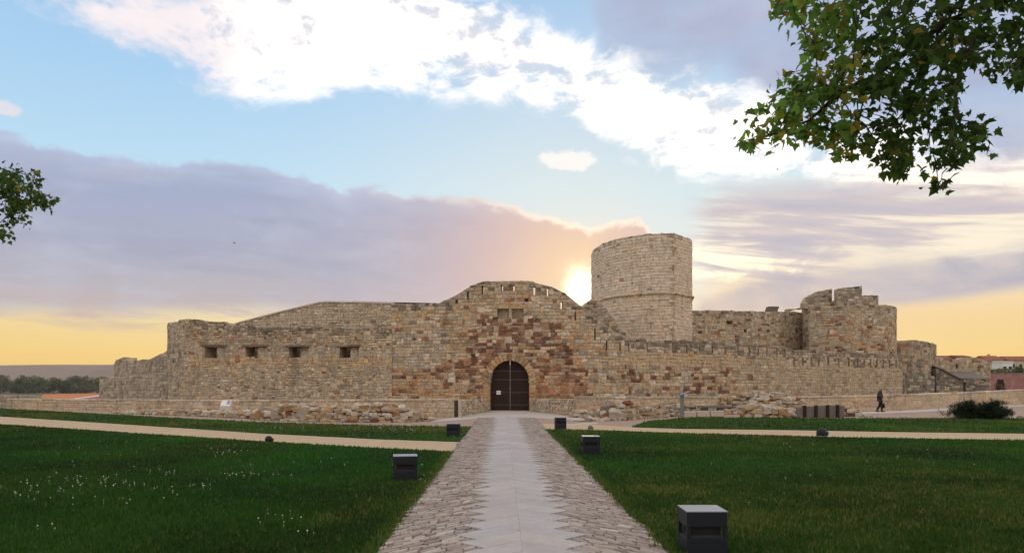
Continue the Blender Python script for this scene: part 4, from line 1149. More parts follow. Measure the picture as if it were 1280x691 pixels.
def ruin(name, pts, prof, label, seed, size=(0.26, 0.5), neat=True, depth=0.9, red=0.05, dens=1.0, nmax=290):
    """heap or stump of wall built up of single stones over an earth core"""
    size = (size[0] * 0.58, size[1] * 0.70)
    W_ = Wall(pts, depth); r = random.Random(seed)
    base = W_.at(W_.L / 2, 0); t = empty(name, base); tag(t, label, 'ruin', 'excavated ruins in front of the castle')
    org = Vector(base)
    pa = [W_.s_of(x) for x, y in prof]; pz = [max(0.05, W_.z_of(x, y)) for x, y in prof]
    top = lambda a: float(np.interp(a, pa, pz))
    mb = MB(); bp = sorted(set(pa) | set(np.linspace(0, W_.L, max(3, int(W_.L / 0.6)))))
    for a, b in zip(bp[:-1], bp[1:]):
        if b - a < 1e-3: continue
        k = 0.12
        mb.hexa([W_.at(a, -.05, 0.02) - org, W_.at(b, -.05, 0.02) - org, W_.at(b, -.05, -depth) - org, W_.at(a, -.05, -depth) - org,
                 W_.at(a, max(.02, top(a) - k), -0.12) - org, W_.at(b, max(.02, top(b) - k), -0.12) - org, W_.at(b, max(.02, top(b) - k), -depth + .1) - org, W_.at(a, max(.02, top(a) - k), -depth + .1) - org])
    mb.build('rubble_core', M_EARTH, t)
    n = 0; z = 0.0
    while z < max(pz):
        h = r.uniform(*size) * 0.62; a = r.uniform(0, 0.2)
        while a < W_.L and n < nmax:
            s_ = r.uniform(*size)
            if z + h * 0.5 < top(a):
                if r.random() < dens:
                    boulder(t, org, W_.at(a, min(z + h / 2, top(a) - s_ * 0.25) + r.uniform(-.04, .04), r.uniform(-0.08, 0.06) - z * 0.10), s_, r, red, neat=neat); n += 1
                if top(a) - z < h * 1.6:                 # stones lying on top, further back
                    for q in range(int(depth / 0.42)):
                        if n < nmax and r.random() < 0.8: boulder(t, org, W_.at(a + r.uniform(-.1, .1), top(a) - s_ * 0.2 + r.uniform(-.05, .05), -0.35 - 0.4 * q), s_, r, red); n += 1
            a += s_ * r.uniform(0.95, 1.2)
        z += h
    return t
ruin('ruined_wall_footing', [(140, 47.0), (230, 43.0), (330, 38.6)], [(140, 514), (200, 513), (235, 512.5), (270, 515), (300, 513.5), (330, 512)], 'low line of loose pale stones below the left parapet', 71, size=(0.28, 0.55), depth=1.0, red=0.02)
ruin('ruined_wall', [(318, 38.0), (372, 36.0), (440, 35.2), (500, 35.2), (544, 36.8)], [(318, 516), (333, 508.5), (355, 506), (400, 509), (430, 508), (470, 506.5), (500, 508.5), (515, 512), (530, 518), (544, 526)], 'broad rubble wall stump of mixed stones left of the gate path', 72, size=(0.28, 0.56), depth=1.3, red=0.035)
ruin('ruined_steps', [(742, 35.5), (752, 36.2), (775, 37.0), (800, 39.0), (835, 41.0)], [(742, 527), (752, 524), (768, 521), (774, 505), (786, 500.5), (798, 505), (803, 509), (835, 513)], 'stepped heap of pale slabs right of the gate path', 73, size=(0.30, 0.6), depth=1.2, red=0.06)
ruin('ruined_wall_footing', [(820, 41.6), (850, 42.0), (900, 42.5)], [(820, 506), (845, 503.5), (870, 506), (900, 508)], 'row of upright buff stones behind the grey lectern', 74, size=(0.35, 0.62), depth=0.7, red=0.03)
ruin('ruined_wall', [(903, 45.2), (940, 45.2), (985, 45.4), (1006, 46)], [(903, 497), (915, 494), (940, 491.5), (955, 490), (975, 491.5), (995, 495), (1006, 501)], 'higher rubble bank in front of the right parapet', 75, size=(0.3, 0.6), depth=1.4, red=0.03)
ruin('rubble_heap', [(925, 41.0), (945, 40.6), (975, 40.4), (1000, 41.0)], [(925, 510), (940, 507), (960, 506), (975, 509), (990, 514), (1000, 521)], 'low heap of white boulders in front of the rubble bank', 76, neat=False, size=(0.32, 0.7), depth=1.0, red=0.02)
ruin('rubble_heap', [(1040, 42.8), (1058, 42.2), (1075, 41.6), (1092, 41.4)], [(1040, 508), (1056, 508), (1068, 512), (1078, 516), (1092, 521)], 'small heap of stones behind the row of grey slabs', 77, neat=False, size=(0.25, 0.5), depth=0.8, red=0.14)
ruin('wall_footing', [(716, 41.0), (735, 40.0), (756, 39.2)], [(716, 514), (728, 514), (735, 518), (748, 513.5), (756, 517)], 'loose blocks at the foot of the smooth right parapet', 78, size=(0.3, 0.55), depth=0.5, red=0.02)
ruin('stone_edging', [(1095, 39.0), (1150, 38.8), (1210, 38.6), (1290, 38.4)], [(1095, 521.5), (1150, 521), (1210, 521), (1290, 520.5)], 'thin edging of pale stones along the right lawn near the shrub', 79, size=(0.2, 0.42), depth=0.4, red=0.02, dens=0.8)
# flat slabs lying on the footing
sl_ = empty('stone_slab', P(890, 509, 41.2)); sl_.location.z = 0.0; tag(sl_, 'long flat grey slab lying on the footing left of the boulders', 'slab')
mb = MB(); mb.box((0, 0, 0.58), (1.5, 0.6, 0.14)); bevel(mb.build('slab_top', M_SLATE, sl_), 0.03)
mb = MB(); mb.box((0.45, 0.05, 0.25), (0.3, 0.4, 0.52)); mb.box((-0.4, 0.05, 0.25), (0.35, 0.4, 0.52)); bevel(mb.build('bearing_stones', M_SLATE, sl_), 0.04)
sl_ = empty('stone_slab', P(878, 519, 41.0)); sl_.location.z = 0.0; tag(sl_, 'low pale kerb slab behind the grey lectern on the grass', 'slab')
for k in range(3):
    mb = MB(); mb.box((-0.75 + 0.75 * k, 0, 0.17 + 0.02 * k), (0.72, 0.6, 0.34)); bevel(mb.build('block', plain('pale_block%d' % k, (0.46, 0.41, 0.33), 0.9, bump=0.6, bscale=9), sl_), 0.05)
# row of grey slabs; dark strips stand in for the shaded slots between
sr = empty('slab_fence', P(1030, 522, 40.6)); sr.location.z = 0; tag(sr, 'row of four grey stone slabs with dark strips for the slots between', 'slab fence')
o0 = Vector(sr.location)
xs_ = [994, 1005.5, 1019.5, 1034, 1046.5, 1056]
for k in range(5):
    a_, b_ = (xs_[k] - CX) / F * 40.6 - o0.x, (xs_[k + 1] - CX) / F * 40.6 - o0.x
    mb = MB(); h_ = (0.55, 0.62, 0.66, 0.68, 0.66)[k]; mb.box(((a_ + b_) / 2 + 0.05, 0.12, h_ / 2), (b_ - a_ - 0.1, 0.22, h_)); bevel(mb.build('slab', M_SLATE, sr), 0.03)
for k in range(1, 5):
    a_ = (xs_[k] - CX) / F * 40.6 - o0.x
    mb = MB(); mb.box((a_, -0.03, 0.33), (0.13, 0.25, 0.66 + 0.02 * k)); bevel(mb.build('post', M_WOOD, sr), 0.02)  # dark strip painting the shade of a slot, not an upright

# ------------------------------------------------------------------ path lights: dark metal cubes with a slot round them
def cube_light(px, py_base, rz, label, s=0.42):
    loc = G(px, py_base); h = 0.475
    t = empty('path_light', loc, rz); tag(t, label, 'light', 'cube lights along the path')
    e = s / 2; wl = 0.035
    mb = MB(); mb.box((0, 0, 0.10), (s, s, 0.20)); bevel(mb.build('base', M_METAL, t), 0.006)
    mb = MB(); mb.box((0, 0, h - 0.080), (s, s, 0.150)); bevel(mb.build('hood', M_METAL, t), 0.006)
    mb = MB(); mb.box((0, 0, h - 0.003), (s + 0.006, s + 0.006, 0.008)); mb.build('top_plate', M_CAP, t)
    for sx in (-1, 1):
        for sy in (-1, 1):
            mb = MB(); mb.box((sx * (e - wl / 2 - 0.001), sy * (e - wl / 2 - 0.001), 0.26), (wl, wl, 0.122)); mb.build('corner_post', M_METAL, t)
    q, p_i = e - 0.036, e - 0.046                          # closed core with a sloping sill all round the slot
    mb = MB(); mb.hexa([(-q, -q, 0.201), (q, -q, 0.201), (q, q, 0.201), (-q, q, 0.201), (-p_i, -p_i, 0.235), (p_i, -p_i, 0.235), (p_i, p_i, 0.235), (-p_i, p_i, 0.235)])
    mb.build('sloping_sill', M_METAL, t)
    mb = MB(); mb.box((0, 0, 0.275), (2 * p_i - 0.01, 2 * p_i - 0.01, 0.09)); mb.build('lamp_core', M_BLACK, t)
    return t
cube_light(877.5, 693.5, 0.0, 'dark cube light standing nearest of all, on the right lawn', 0.40)
cube_light(506.5, 601.5, 0.16, 'dark cube light on the large left lawn', 0.42)
cube_light(738, 568.3, 0.03, 'dark cube light on the right lawn, second along the path', 0.42)
cube_light(567, 546.8, 0.02, 'dark cube light on the grass strip left of the path', 0.43)
cube_light(700.5, 536.3, 0.02, 'dark cube light at the right lawn corner closest to the gate', 0.44)

# ------------------------------------------------------------------ dome spotlights by the sand paths
def dome(px, py, r0, rz, label, mat=M_METAL):
    t = empty('dome_spotlight', G(px, py), rz); tag(t, label, 'spotlight', 'dome spotlights beside the sand paths')
    mb = MB(); mb.lathe([(r0 * 1.02, 0.0), (r0 * 1.02, 0.05)], n=20); mb.build('base_ring', M_STEEL, t, True)
    prof = [(r0, 0.045)] + [(r0 * math.cos(a), 0.05 + r0 * 0.55 + r0 * 0.95 * math.sin(a)) for a in np.linspace(-0.1, 1.5, 9)]
    mb = MB(); mb.lathe(prof, n=20); mb.build('shell', mat, t, True)
    mb = MB(); mb.tube([(r0 * 0.55, -r0 * 0.2, 0.05 + r0 * 0.5), (r0 * 1.12, -r0 * 0.42, 0.05 + r0 * 0.38)], [r0 * 0.5, r0 * 0.44], 14); mb.build('hood', mat, t, True)
    mb = MB(); mb.tube([(r0 * 1.121, -r0 * 0.4205, 0.05 + r0 * 0.379), (r0 * 1.135, -r0 * 0.425, 0.05 + r0 * 0.377)], r0 * 0.36, 14); mb.build('lens', M_GLASS, t)
dome(336, 553.5, 0.115, 0.2, 'small dark dome spotlight by the left sand path')
dome(1027, 546, 0.17, 0.25, 'large dark dome spotlight by the right sand path')
dome(738, 537.5, 0.095, 0.2, 'small grey-green dome spotlight near the path corner', plain('grey_green_paint', (0.10, 0.115, 0.10), 0.6))

# ------------------------------------------------------------------ information panels
t = empty('information_lectern', G(853.2, 523.0)); tag(t, 'grey steel lectern with a tilted panel on the right lawn', 'information panel')
mb = MB(); mb.hexa([(-0.11, -0.04, 0), (0.09, -0.04, 0), (0.09, 0.04, 0), (-0.11, 0.04, 0), (-0.13, -0.04, 1.25), (0.07, -0.04, 1.30), (0.07, 0.04, 1.30), (-0.13, 0.04, 1.25)]); bevel(mb.build('post', M_STEEL, t), 0.008)
mb = MB(); mb.hexa([(-0.14, -0.28, 1.22), (0.40, -0.28, 1.43), (0.40, 0.28, 1.43), (-0.14, 0.28, 1.22), (-0.16, -0.28, 1.26), (0.38, -0.28, 1.47), (0.38, 0.28, 1.47), (-0.16, 0.28, 1.26)]); bevel(mb.build('panel', M_STEEL, t), 0.006)
mb = MB(); mb.hexa([(-0.13, -0.25, 1.274), (0.35, -0.25, 1.461), (0.35, 0.25, 1.461), (-0.13, 0.25, 1.274), (-0.131, -0.25, 1.278), (0.349, -0.25, 1.465), (0.349, 0.25, 1.465), (-0.131, 0.25, 1.278)]); mb.build('printed_sheet', M_PRINT, t)
t = empty('information_stand', P(281.5, 518.5, 43.0)); t.location.z = 0.0; tag(t, 'white sloping information panel before the left parapet', 'information panel')
mb = MB(); mb.hexa([(-0.30, -0.05, 0), (0.30, -0.05, 0), (0.30, 0.25, 0), (-0.30, 0.25, 0), (-0.30, -0.05, 0.55), (0.30, -0.05, 0.55), (0.30, 0.25, 0.86), (-0.30, 0.25, 0.86)]); bevel(mb.build('stand', plain('cream_panel', (0.58, 0.55, 0.46), 0.7, bump=0.05), t), 0.01)
mb = MB(); mb.hexa([(-0.28, -0.06, 0.562), (0.28, -0.06, 0.562), (0.28, 0.25, 0.882), (-0.28, 0.25, 0.882), (-0.28, -0.065, 0.58), (0.28, -0.065, 0.58), (0.28, 0.245, 0.90), (-0.28, 0.245, 0.90)]); mb.build('sheet', M_WHITE, t)
mb = MB(); mb.hexa([(0.06, 0.03, 0.668), (0.24, 0.03, 0.668), (0.24, 0.22, 0.868), (0.06, 0.22, 0.868), (0.06, 0.018, 0.679), (0.24, 0.018, 0.679), (0.24, 0.208, 0.879), (0.06, 0.208, 0.879)]); mb.build('picture', M_PRINT, t)

# ------------------------------------------------------------------ person walking on the footway
def skin_mesh(name, verts, edges, radii, mat, parent, root=0, sub=2):
    me = bpy.data.meshes.new(name); me.from_pydata([Vector(v) for v in verts], edges, [])
    me.materials.append(mat)
    o = obj(name, me, parent)
    o.modifiers.new('skin', 'SKIN').use_smooth_shade = True
    s_ = me.skin_vertices[0].data if me.skin_vertices else None
    if s_ is None:
        bm = bmesh.new(); bm.from_mesh(me); bm.verts.layers.skin.verify(); bm.to_mesh(me); bm.free(); s_ = me.skin_vertices[0].data
    for i, r_ in enumerate(radii):
        s_[i].radius = (r_, r_) if not isinstance(r_, tuple) else r_; s_[i].use_root = (i == root)
    m = o.modifiers.new('sub', 'SUBSURF'); m.levels = sub; m.render_levels = sub
    return o
M_SKIN = plain('skin', (0.42, 0.26, 0.18), 0.6, var=0.08, bump=0.0)
M_JACKET = plain('charcoal_jacket', (0.050, 0.041, 0.040), 0.9, var=0.2, scale=20, bump=0.3, bscale=60)
M_TROUSER = plain('black_trousers', (0.010, 0.010, 0.013), 0.9, var=0.2, scale=20, bump=0.2)
M_HAIR = plain('grey_hair', (0.30, 0.26, 0.23), 0.8, var=0.3, scale=40, bump=0.3)
pe = empty('person', G(1100, 516.3), R(-25)); pe.location.z = 0.09
tag(pe, 'grey-haired person in dark clothes walking on the pale footway with a bag', 'person')
# skeleton in metres, facing +X; 1.60 m tall
J = {'pelvis': (0, 0, .86), 'waist': (0.0, 0, 1.0), 'chest': (0.02, 0, 1.18), 'neck': (0.05, 0, 1.335), 'head': (0.075, 0, 1.43), 'crown': (0.07, 0, 1.52),
     'shL': (0.02, .17, 1.29), 'elL': (-0.04, .23, 1.06), 'wrL': (0.08, .24, .86), 'shR': (0.02, -.17, 1.29), 'elR': (-0.02, -.23, 1.06), 'wrR': (0.12, -.22, .84),
     'hpL': (0, .09, .83), 'knL': (0.13, .10, .46), 'anL': (0.10, .10, .085), 'hpR': (0, -.09, .83), 'knR': (0.0, -.10, .45), 'anR': (-0.20, -.10, .11),
     'toeL': (0.25, .11, .04), 'toeR': (-0.06, -.11, .035)}
names = list(J); ix = {n: i for i, n in enumerate(names)}
verts = [J[n] for n in names]
rad = {'pelvis': .12, 'waist': .11, 'chest': .125, 'neck': .05, 'head': .082, 'crown': .062, 'shL': .06, 'elL': .042, 'wrL': .028, 'shR': .06, 'elR': .042, 'wrR': .028,
       'hpL': .085, 'knL': .055, 'anL': .038, 'hpR': .085, 'knR': .055, 'anR': .038, 'toeL': .03, 'toeR': .03}
edges = [(ix[a], ix[b]) for a, b in [('pelvis', 'waist'), ('waist', 'chest'), ('chest', 'neck'), ('neck', 'head'), ('head', 'crown'), ('chest', 'shL'), ('shL', 'elL'), ('elL', 'wrL'), ('chest', 'shR'), ('shR', 'elR'), ('elR', 'wrR'),
                                       ('pelvis', 'hpL'), ('hpL', 'knL'), ('knL', 'anL'), ('anL', 'toeL'), ('pelvis', 'hpR'), ('hpR', 'knR'), ('knR', 'anR'), ('anR', 'toeR')]]
radii = [rad[n] for n in names]
for sd_, wr in ((1, 'wrL'), (-1, 'wrR')):                # palm, four fingers and a thumb
    w0 = Vector(J[wr]); palm = w0 + Vector((0.03, 0, -0.075)); verts.append(tuple(palm)); radii.append(.026); ip = len(verts) - 1; edges.append((ix[wr], ip))
    for k in range(4):
        a = palm + Vector((0.024 - 0.016 * k, 0.006 * sd_, -0.035)); b = a + Vector((0.008, -0.014 * sd_, -0.030 + 0.004 * abs(k - 1)))
        verts += [tuple(a), tuple(b)]; radii += [.0085, .0075]; n = len(verts); edges += [(ip, n - 2), (n - 2, n - 1)]
    a = palm + Vector((0.035, -0.006 * sd_, 0.005)); b = a + Vector((0.015, -0.008 * sd_, -0.030)); verts += [tuple(a), tuple(b)]; radii += [.010, .008]; n = len(verts); edges += [(ip, n - 2), (n - 2, n - 1)]
skin_mesh('body', verts, edges, radii, M_SKIN, pe, 0, 1)
hd = MB(); hd.tube([(0.145, 0, 1.435), (0.175, 0, 1.415)], [.012, .016], 8); hd.build('nose', M_SKIN, pe, True)
jv = [J['pelvis'], J['waist'], J['chest'], (0.04, 0, 1.315), J['shL'], J['elL'], J['wrL'], J['shR'], J['elR'], J['wrR'], (0, 0, .78)]
skin_mesh('jacket', jv, [(0, 1), (1, 2), (2, 3), (2, 4), (4, 5), (5, 6), (2, 7), (7, 8), (8, 9), (0, 10)], [.185, .175, .185, .08, .105, .078, .056, .105, .078, .056, .185], M_JACKET, pe, 0, 1)
tv_ = [J['pelvis'], J['hpL'], J['knL'], (0.10, .10, .07), J['hpR'], J['knR'], (-0.195, -.10, .10)]
skin_mesh('trousers', tv_, [(0, 1), (1, 2), (2, 3), (0, 4), (4, 5), (5, 6)], [.13, .105, .078, .062, .105, .078, .062], M_TROUSER, pe, 0, 1)
for nm in ('L', 'R'):
    a, b = Vector(J['an' + nm]), Vector(J['toe' + nm])
    mb = MB(); mb.tube([a + Vector((-.06, 0, -.045)), a + Vector((0, 0, -.04)), b + Vector((-.05, 0, 0.0)), b + Vector((0.02, 0, -.005))], [.035, .048, .045, .028], 10); mb.build('shoe', M_BLACK, pe, True)
mb = MB()
prof = [(.098 * math.cos(a_), .098 * math.sin(a_)) for a_ in np.linspace(-0.35, 1.5, 8)]
mb.lathe(prof, (0.048, 0, 1.468), 14); mb.build('hair', M_HAIR, pe, True)
ca_, sa_ = math.cos(R(-25)), math.sin(R(-25))
bg_ = empty('hand_bag', pe.location + Vector((0.15 * ca_ + 0.22 * sa_, 0.15 * sa_ - 0.22 * ca_, 0.0)), R(-25)); bg_.location.z = 0.09; tag(bg_, 'small dark bag hanging from the walking person\'s hand', 'bag')
mb = MB(); mb.hexa([(-.14, -.05, .26), (.14, -.05, .26), (.14, .05, .26), (-.14, .05, .26), (-.11, -.03, .53), (.11, -.03, .53), (.11, .03, .53), (-.11, .03, .53)]); bevel(mb.build('bag_body', M_TROUSER, bg_), 0.02)
mb = MB(); mb.tube([(-.09, 0, .52), (-.06, 0, .66), (0, 0, .715), (.06, 0, .66), (.09, 0, .52)], .012, 6); mb.build('bag_handle', M_TROUSER, bg_)

# ------------------------------------------------------------------ birds high up
for px, py, D, rz, lb in ((293, 304, 90, 0.4, 'tiny dark bird flying before the long grey cloud'), (972, 212, 90, -0.5, 'tiny dark bird flying under the tip of the maple branch')):
    t = empty('bird', P(px, py, D), rz); tag(t, lb, 'bird')
    mb = MB(); mb.tube([(-.16, 0, 0), (-.08, 0, 0.01), (.05, 0, 0.01), (.13, 0, 0.0), (.17, 0, -.005)], [.012, .03, .035, .022, .004], 8)
    mb.add([(0.06, .02, .02), (-.04, .02, .02), (-.10, .20, .09), (-.14, .34, .05), (-.02, .18, .10)], [(0, 1, 2, 4), (4, 2, 3)])
    mb.add([(0.06, -.02, .02), (-.04, -.02, .02), (-.10, -.20, .09), (-.14, -.34, .05), (-.02, -.18, .10)], [(4, 2, 1, 0), (3, 2, 4)])
    mb.build('body', M_BLACK, t)

# ------------------------------------------------------------------ grass
prng = np.random.default_rng(21)
def in_poly(X, Y, poly):
    c = np.zeros(len(X), bool); n = len(poly)
    for i in range(n):
        x0, y0 = poly[i]; x1, y1 = poly[i - 1]
        if y0 == y1: continue
        k = (y0 > Y) != (y1 > Y)
        c ^= k & (X < (x1 - x0) * (Y - y0) / (y1 - y0) + x0)
    return c
def npnoise(X, Y, s, seed=0):
    """smooth noise on a lattice, numpy"""
    g = np.random.default_rng(seed).random((257, 257))
    x, y = (X / s) % 256, (Y / s) % 256
    xi, yi = x.astype(int), y.astype(int); fx, fy = x - xi, y - yi
    fx = fx * fx * (3 - 2 * fx); fy = fy * fy * (3 - 2 * fy)
    a = g[yi, xi] * (1 - fx) + g[yi, xi + 1] * fx; b = g[yi + 1, xi] * (1 - fx) + g[yi + 1, xi + 1] * fx
    return a * (1 - fy) + b * fy
def blades(name, poly, n, hgt=(0.025, 0.06), parent=None, near=6.6, far=60.0, seed=1):
    r = np.random.default_rng(seed)
    # equal numbers per step of log depth: as dense in the picture near and far
    u = r.random(n * 3); D = near * (far / near) ** u
    lim = 0.92
    X = (r.random(n * 3) * 2 - 1) * lim * D; Y = D
    k = in_poly(X, Y, poly); X, Y = X[k], Y[k]
    n_ = len(X)
    patch = npnoise(X, Y, 1.3, 5) * 0.6 + npnoise(X, Y, 0.35, 6) * 0.4
    big = npnoise(X, Y, 4.0, 9)
    h = r.uniform(hgt[0], hgt[1], n_) * (0.6 + 0.8 * patch)
    wd = 0.0028 + 0.00075 * Y * r.uniform(0.6, 1.3, n_)
    th = r.uniform(0, 2 * np.pi, n_); ln = r.uniform(0.1, 0.9, n_) * h; la = r.uniform(0, 2 * np.pi, n_)
    V = np.empty((n_, 3, 3), np.float32)
    z0 = 0.030
    V[:, 0] = np.stack([X - np.cos(th) * wd, Y - np.sin(th) * wd, np.full(n_, z0)], 1)
    V[:, 1] = np.stack([X + np.cos(th) * wd, Y + np.sin(th) * wd, np.full(n_, z0)], 1)
    V[:, 2] = np.stack([X + np.cos(la) * ln, Y + np.sin(la) * ln, z0 + h], 1)
    bare = np.exp(-((X - 2.0) ** 2 / 0.8 + (Y - 10.2) ** 2 / 3.0)) + 0.8 * np.exp(-((X + 2.15) ** 2 / 0.12 + (Y - 9.3) ** 2 / 0.5)) + 0.8 * np.exp(-((X + 2.0) ** 2 / 0.05 + (Y - 7.6) ** 2 / 0.5)) + 0.6 * np.exp(-((X - 2.4) ** 2 / 0.4 + (Y - 15.5) ** 2 / 8.0))
    dry = np.clip((big - 0.50) * 3.2 + 1.2 * bare, 0, 1) * np.clip((patch - 0.35) * 2.5, 0, 1)
    t = r.random(n_)
    base = np.stack([0.014 + 0.022 * t, 0.056 + 0.048 * t, 0.004 + 0.006 * t], 1)
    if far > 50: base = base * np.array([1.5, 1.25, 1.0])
    mid = npnoise(X, Y, 2.6, 15)
    base *= (0.15 + 0.85 * patch + 0.75 * mid)[:, None]
    base[:, 0] *= 0.5 + 1.3 * big
    dr = np.stack([0.13 + 0.08 * t, 0.115 + 0.05 * t, 0.035 + 0.02 * t], 1)
    pick_ = (r.random(n_) < 0.015 + 0.40 * dry)
    base[pick_] = dr[pick_]
    C = np.repeat(base, 3, 0)
    o = obj(name, trimesh(name, V.reshape(-1, 3), np.arange(n_ * 3).reshape(-1, 3), M_GRASS, C))
    return o
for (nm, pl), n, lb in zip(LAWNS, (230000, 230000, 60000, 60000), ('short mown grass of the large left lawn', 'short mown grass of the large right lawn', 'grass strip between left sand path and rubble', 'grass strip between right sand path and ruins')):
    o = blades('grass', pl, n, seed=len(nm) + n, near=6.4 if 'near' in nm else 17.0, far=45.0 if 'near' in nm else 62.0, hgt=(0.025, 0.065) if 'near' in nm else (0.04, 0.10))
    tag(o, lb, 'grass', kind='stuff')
# taller tufts along the edges of the paved path
def edge_tufts(u0, v0, v1, n, seed):
    r = np.random.default_rng(seed)
    v = v0 * (v1 / v0) ** r.random(n); u = u0 + np.sign(u0) * r.normal(0.03, 0.05, n)
    X = 0.20 + u + PA * v; Y = v
    h = r.uniform(0.03, 0.085, n); th = r.uniform(0, 6.28, n); wd = 0.003 + 0.0006 * Y; la = r.uniform(0, 6.28, n); ln = h * r.uniform(0.2, 1.0, n)
    V = np.empty((n, 3, 3)); z0 = 0.015
    V[:, 0] = np.stack([X - np.cos(th) * wd, Y - np.sin(th) * wd, np.full(n, z0)], 1); V[:, 1] = np.stack([X + np.cos(th) * wd, Y + np.sin(th) * wd, np.full(n, z0)], 1)
    V[:, 2] = np.stack([X + np.cos(la) * ln, Y + np.sin(la) * ln, z0 + h], 1)
    t = r.random(n); C = np.repeat(np.stack([0.045 + .12 * t ** 3, 0.09 + .06 * t, 0.010 + .02 * t], 1), 3, 0)
    return V.reshape(-1, 3), C
Vs, Cs = zip(*[edge_tufts(s_ * (PW + 0.02), 6.4, GD(566) if s_ < 0 else GD(538), 5000, 5 + s_) for s_ in (-1, 1)])
V = np.vstack(Vs); C = np.vstack(Cs)
tag(obj('grass_fringe', trimesh('grass_fringe', V, np.arange(len(V)).reshape(-1, 3), M_GRASS, C)), 'ragged grass fringe along both edges of the paved path', 'grass', kind='stuff')
# daisies in loose drifts
M_DAISY = plain('daisy_petals', (0.75, 0.74, 0.68), 0.8, var=0.05, bump=0)
fl = []
dr_ = random.Random(77)
drifts = [(30, 622, 60, 14, 70), (80, 605, 50, 12, 45), (130, 607, 40, 8, 60), (205, 592, 26, 4, 30), (230, 613, 30, 4, 30), (310, 597, 40, 4, 40), (285, 568, 22, 6, 40), (215, 624, 10, 3, 10), (350, 655, 30, 8, 26), (385, 672, 14, 6, 8), (160, 634, 30, 6, 12), (60, 668, 30, 8, 8), (120, 570, 80, 8, 24), (380, 580, 60, 8, 16),
          (440, 537, 60, 3, 40), (500, 538, 24, 3, 40), (360, 537, 40, 4, 26), (795, 556, 60, 10, 6), (1010, 556, 120, 8, 14), (1120, 578, 100, 20, 12), (960, 610, 90, 30, 12), (880, 600, 30, 20, 5), (535, 600, 14, 14, 26)]
for px, py, sx, sy, n in drifts:
    for k in range(int(n * 0.42)):
        x, y = px + dr_.gauss(0, sx * 0.6), py + dr_.gauss(0, sy * 0.6)
        if y < 530 or y > 720: continue
        q = G(x, y); 
        if not any(in_poly(np.array([q.x]), np.array([q.y]), pl)[0] for _, pl in LAWNS): continue
        fl.append((q.x, q.y, 0.035 + dr_.uniform(0.03, 0.06), 0.007 + 0.00032 * q.y))
V, T = [], []
for x, y, z, r_ in fl:
    b = len(V); V.append((x, y, z + r_ * 0.4))
    tx, ty = dr_.uniform(-.5, .5), dr_.uniform(-.9, .1)
    for k in range(10):
        a = k * math.pi / 5; rr = r_ * (1.0 if k % 2 else 0.55); V.append((x + rr * math.cos(a), y + rr * math.sin(a), z + rr * (math.cos(a) * tx - math.sin(a) * ty)))
    T += [(b, b + 1 + k, b + 1 + (k + 1) % 10) for k in range(10)]
    V += [(x - 0.002, y, 0.03), (x + 0.002, y, 0.03)]; T.append((b, len(V) - 2, len(V) - 1))
tag(obj('daisies', trimesh('daisies', np.array(V), np.array(T), M_DAISY)), 'scattered small white daisies in the mown lawns', 'flowers', kind='stuff')

# ------------------------------------------------------------------ maple-leaved trees whose branches reach into the view
def leaf_shape(s):
    """five-lobed leaf with toothed tips, folded along the midrib"""
    pts = [(0, 0), (0.16, 0.10), (0.40, 0.02), (0.34, 0.20), (0.56, 0.42), (0.30, 0.44), (0.22, 0.58), (0.0, 1.0)]
    right = pts[1:-1]; left = [(-x, y) for x, y in right][::-1]
    v = [(0, 0, 0)] + [(x, y, -0.16 * abs(x)) for x, y in right] + [(0, 1.0, -0.05)] + [(x, y, -0.16 * abs(x)) for x, y in left] + [(0, 0.42, 0.03)]
    n = len(v) - 1
    return np.array(v) * s, np.array([(n, i, (i + 1) % n) for i in range(n)])
LV, LT = leaf_shape(1.0)
def rot_matrix(tip, r):
    """leaf hangs along tip, blade turned at random about it"""
    y = np.array(tip) / np.linalg.norm(tip)
    a = r.normal(size=3); a[2] = abs(a[2]) + 0.6
    z = a - y * np.dot(a, y); z /= np.linalg.norm(z); x = np.cross(y, z)
    return np.stack([x, y, z], 1)
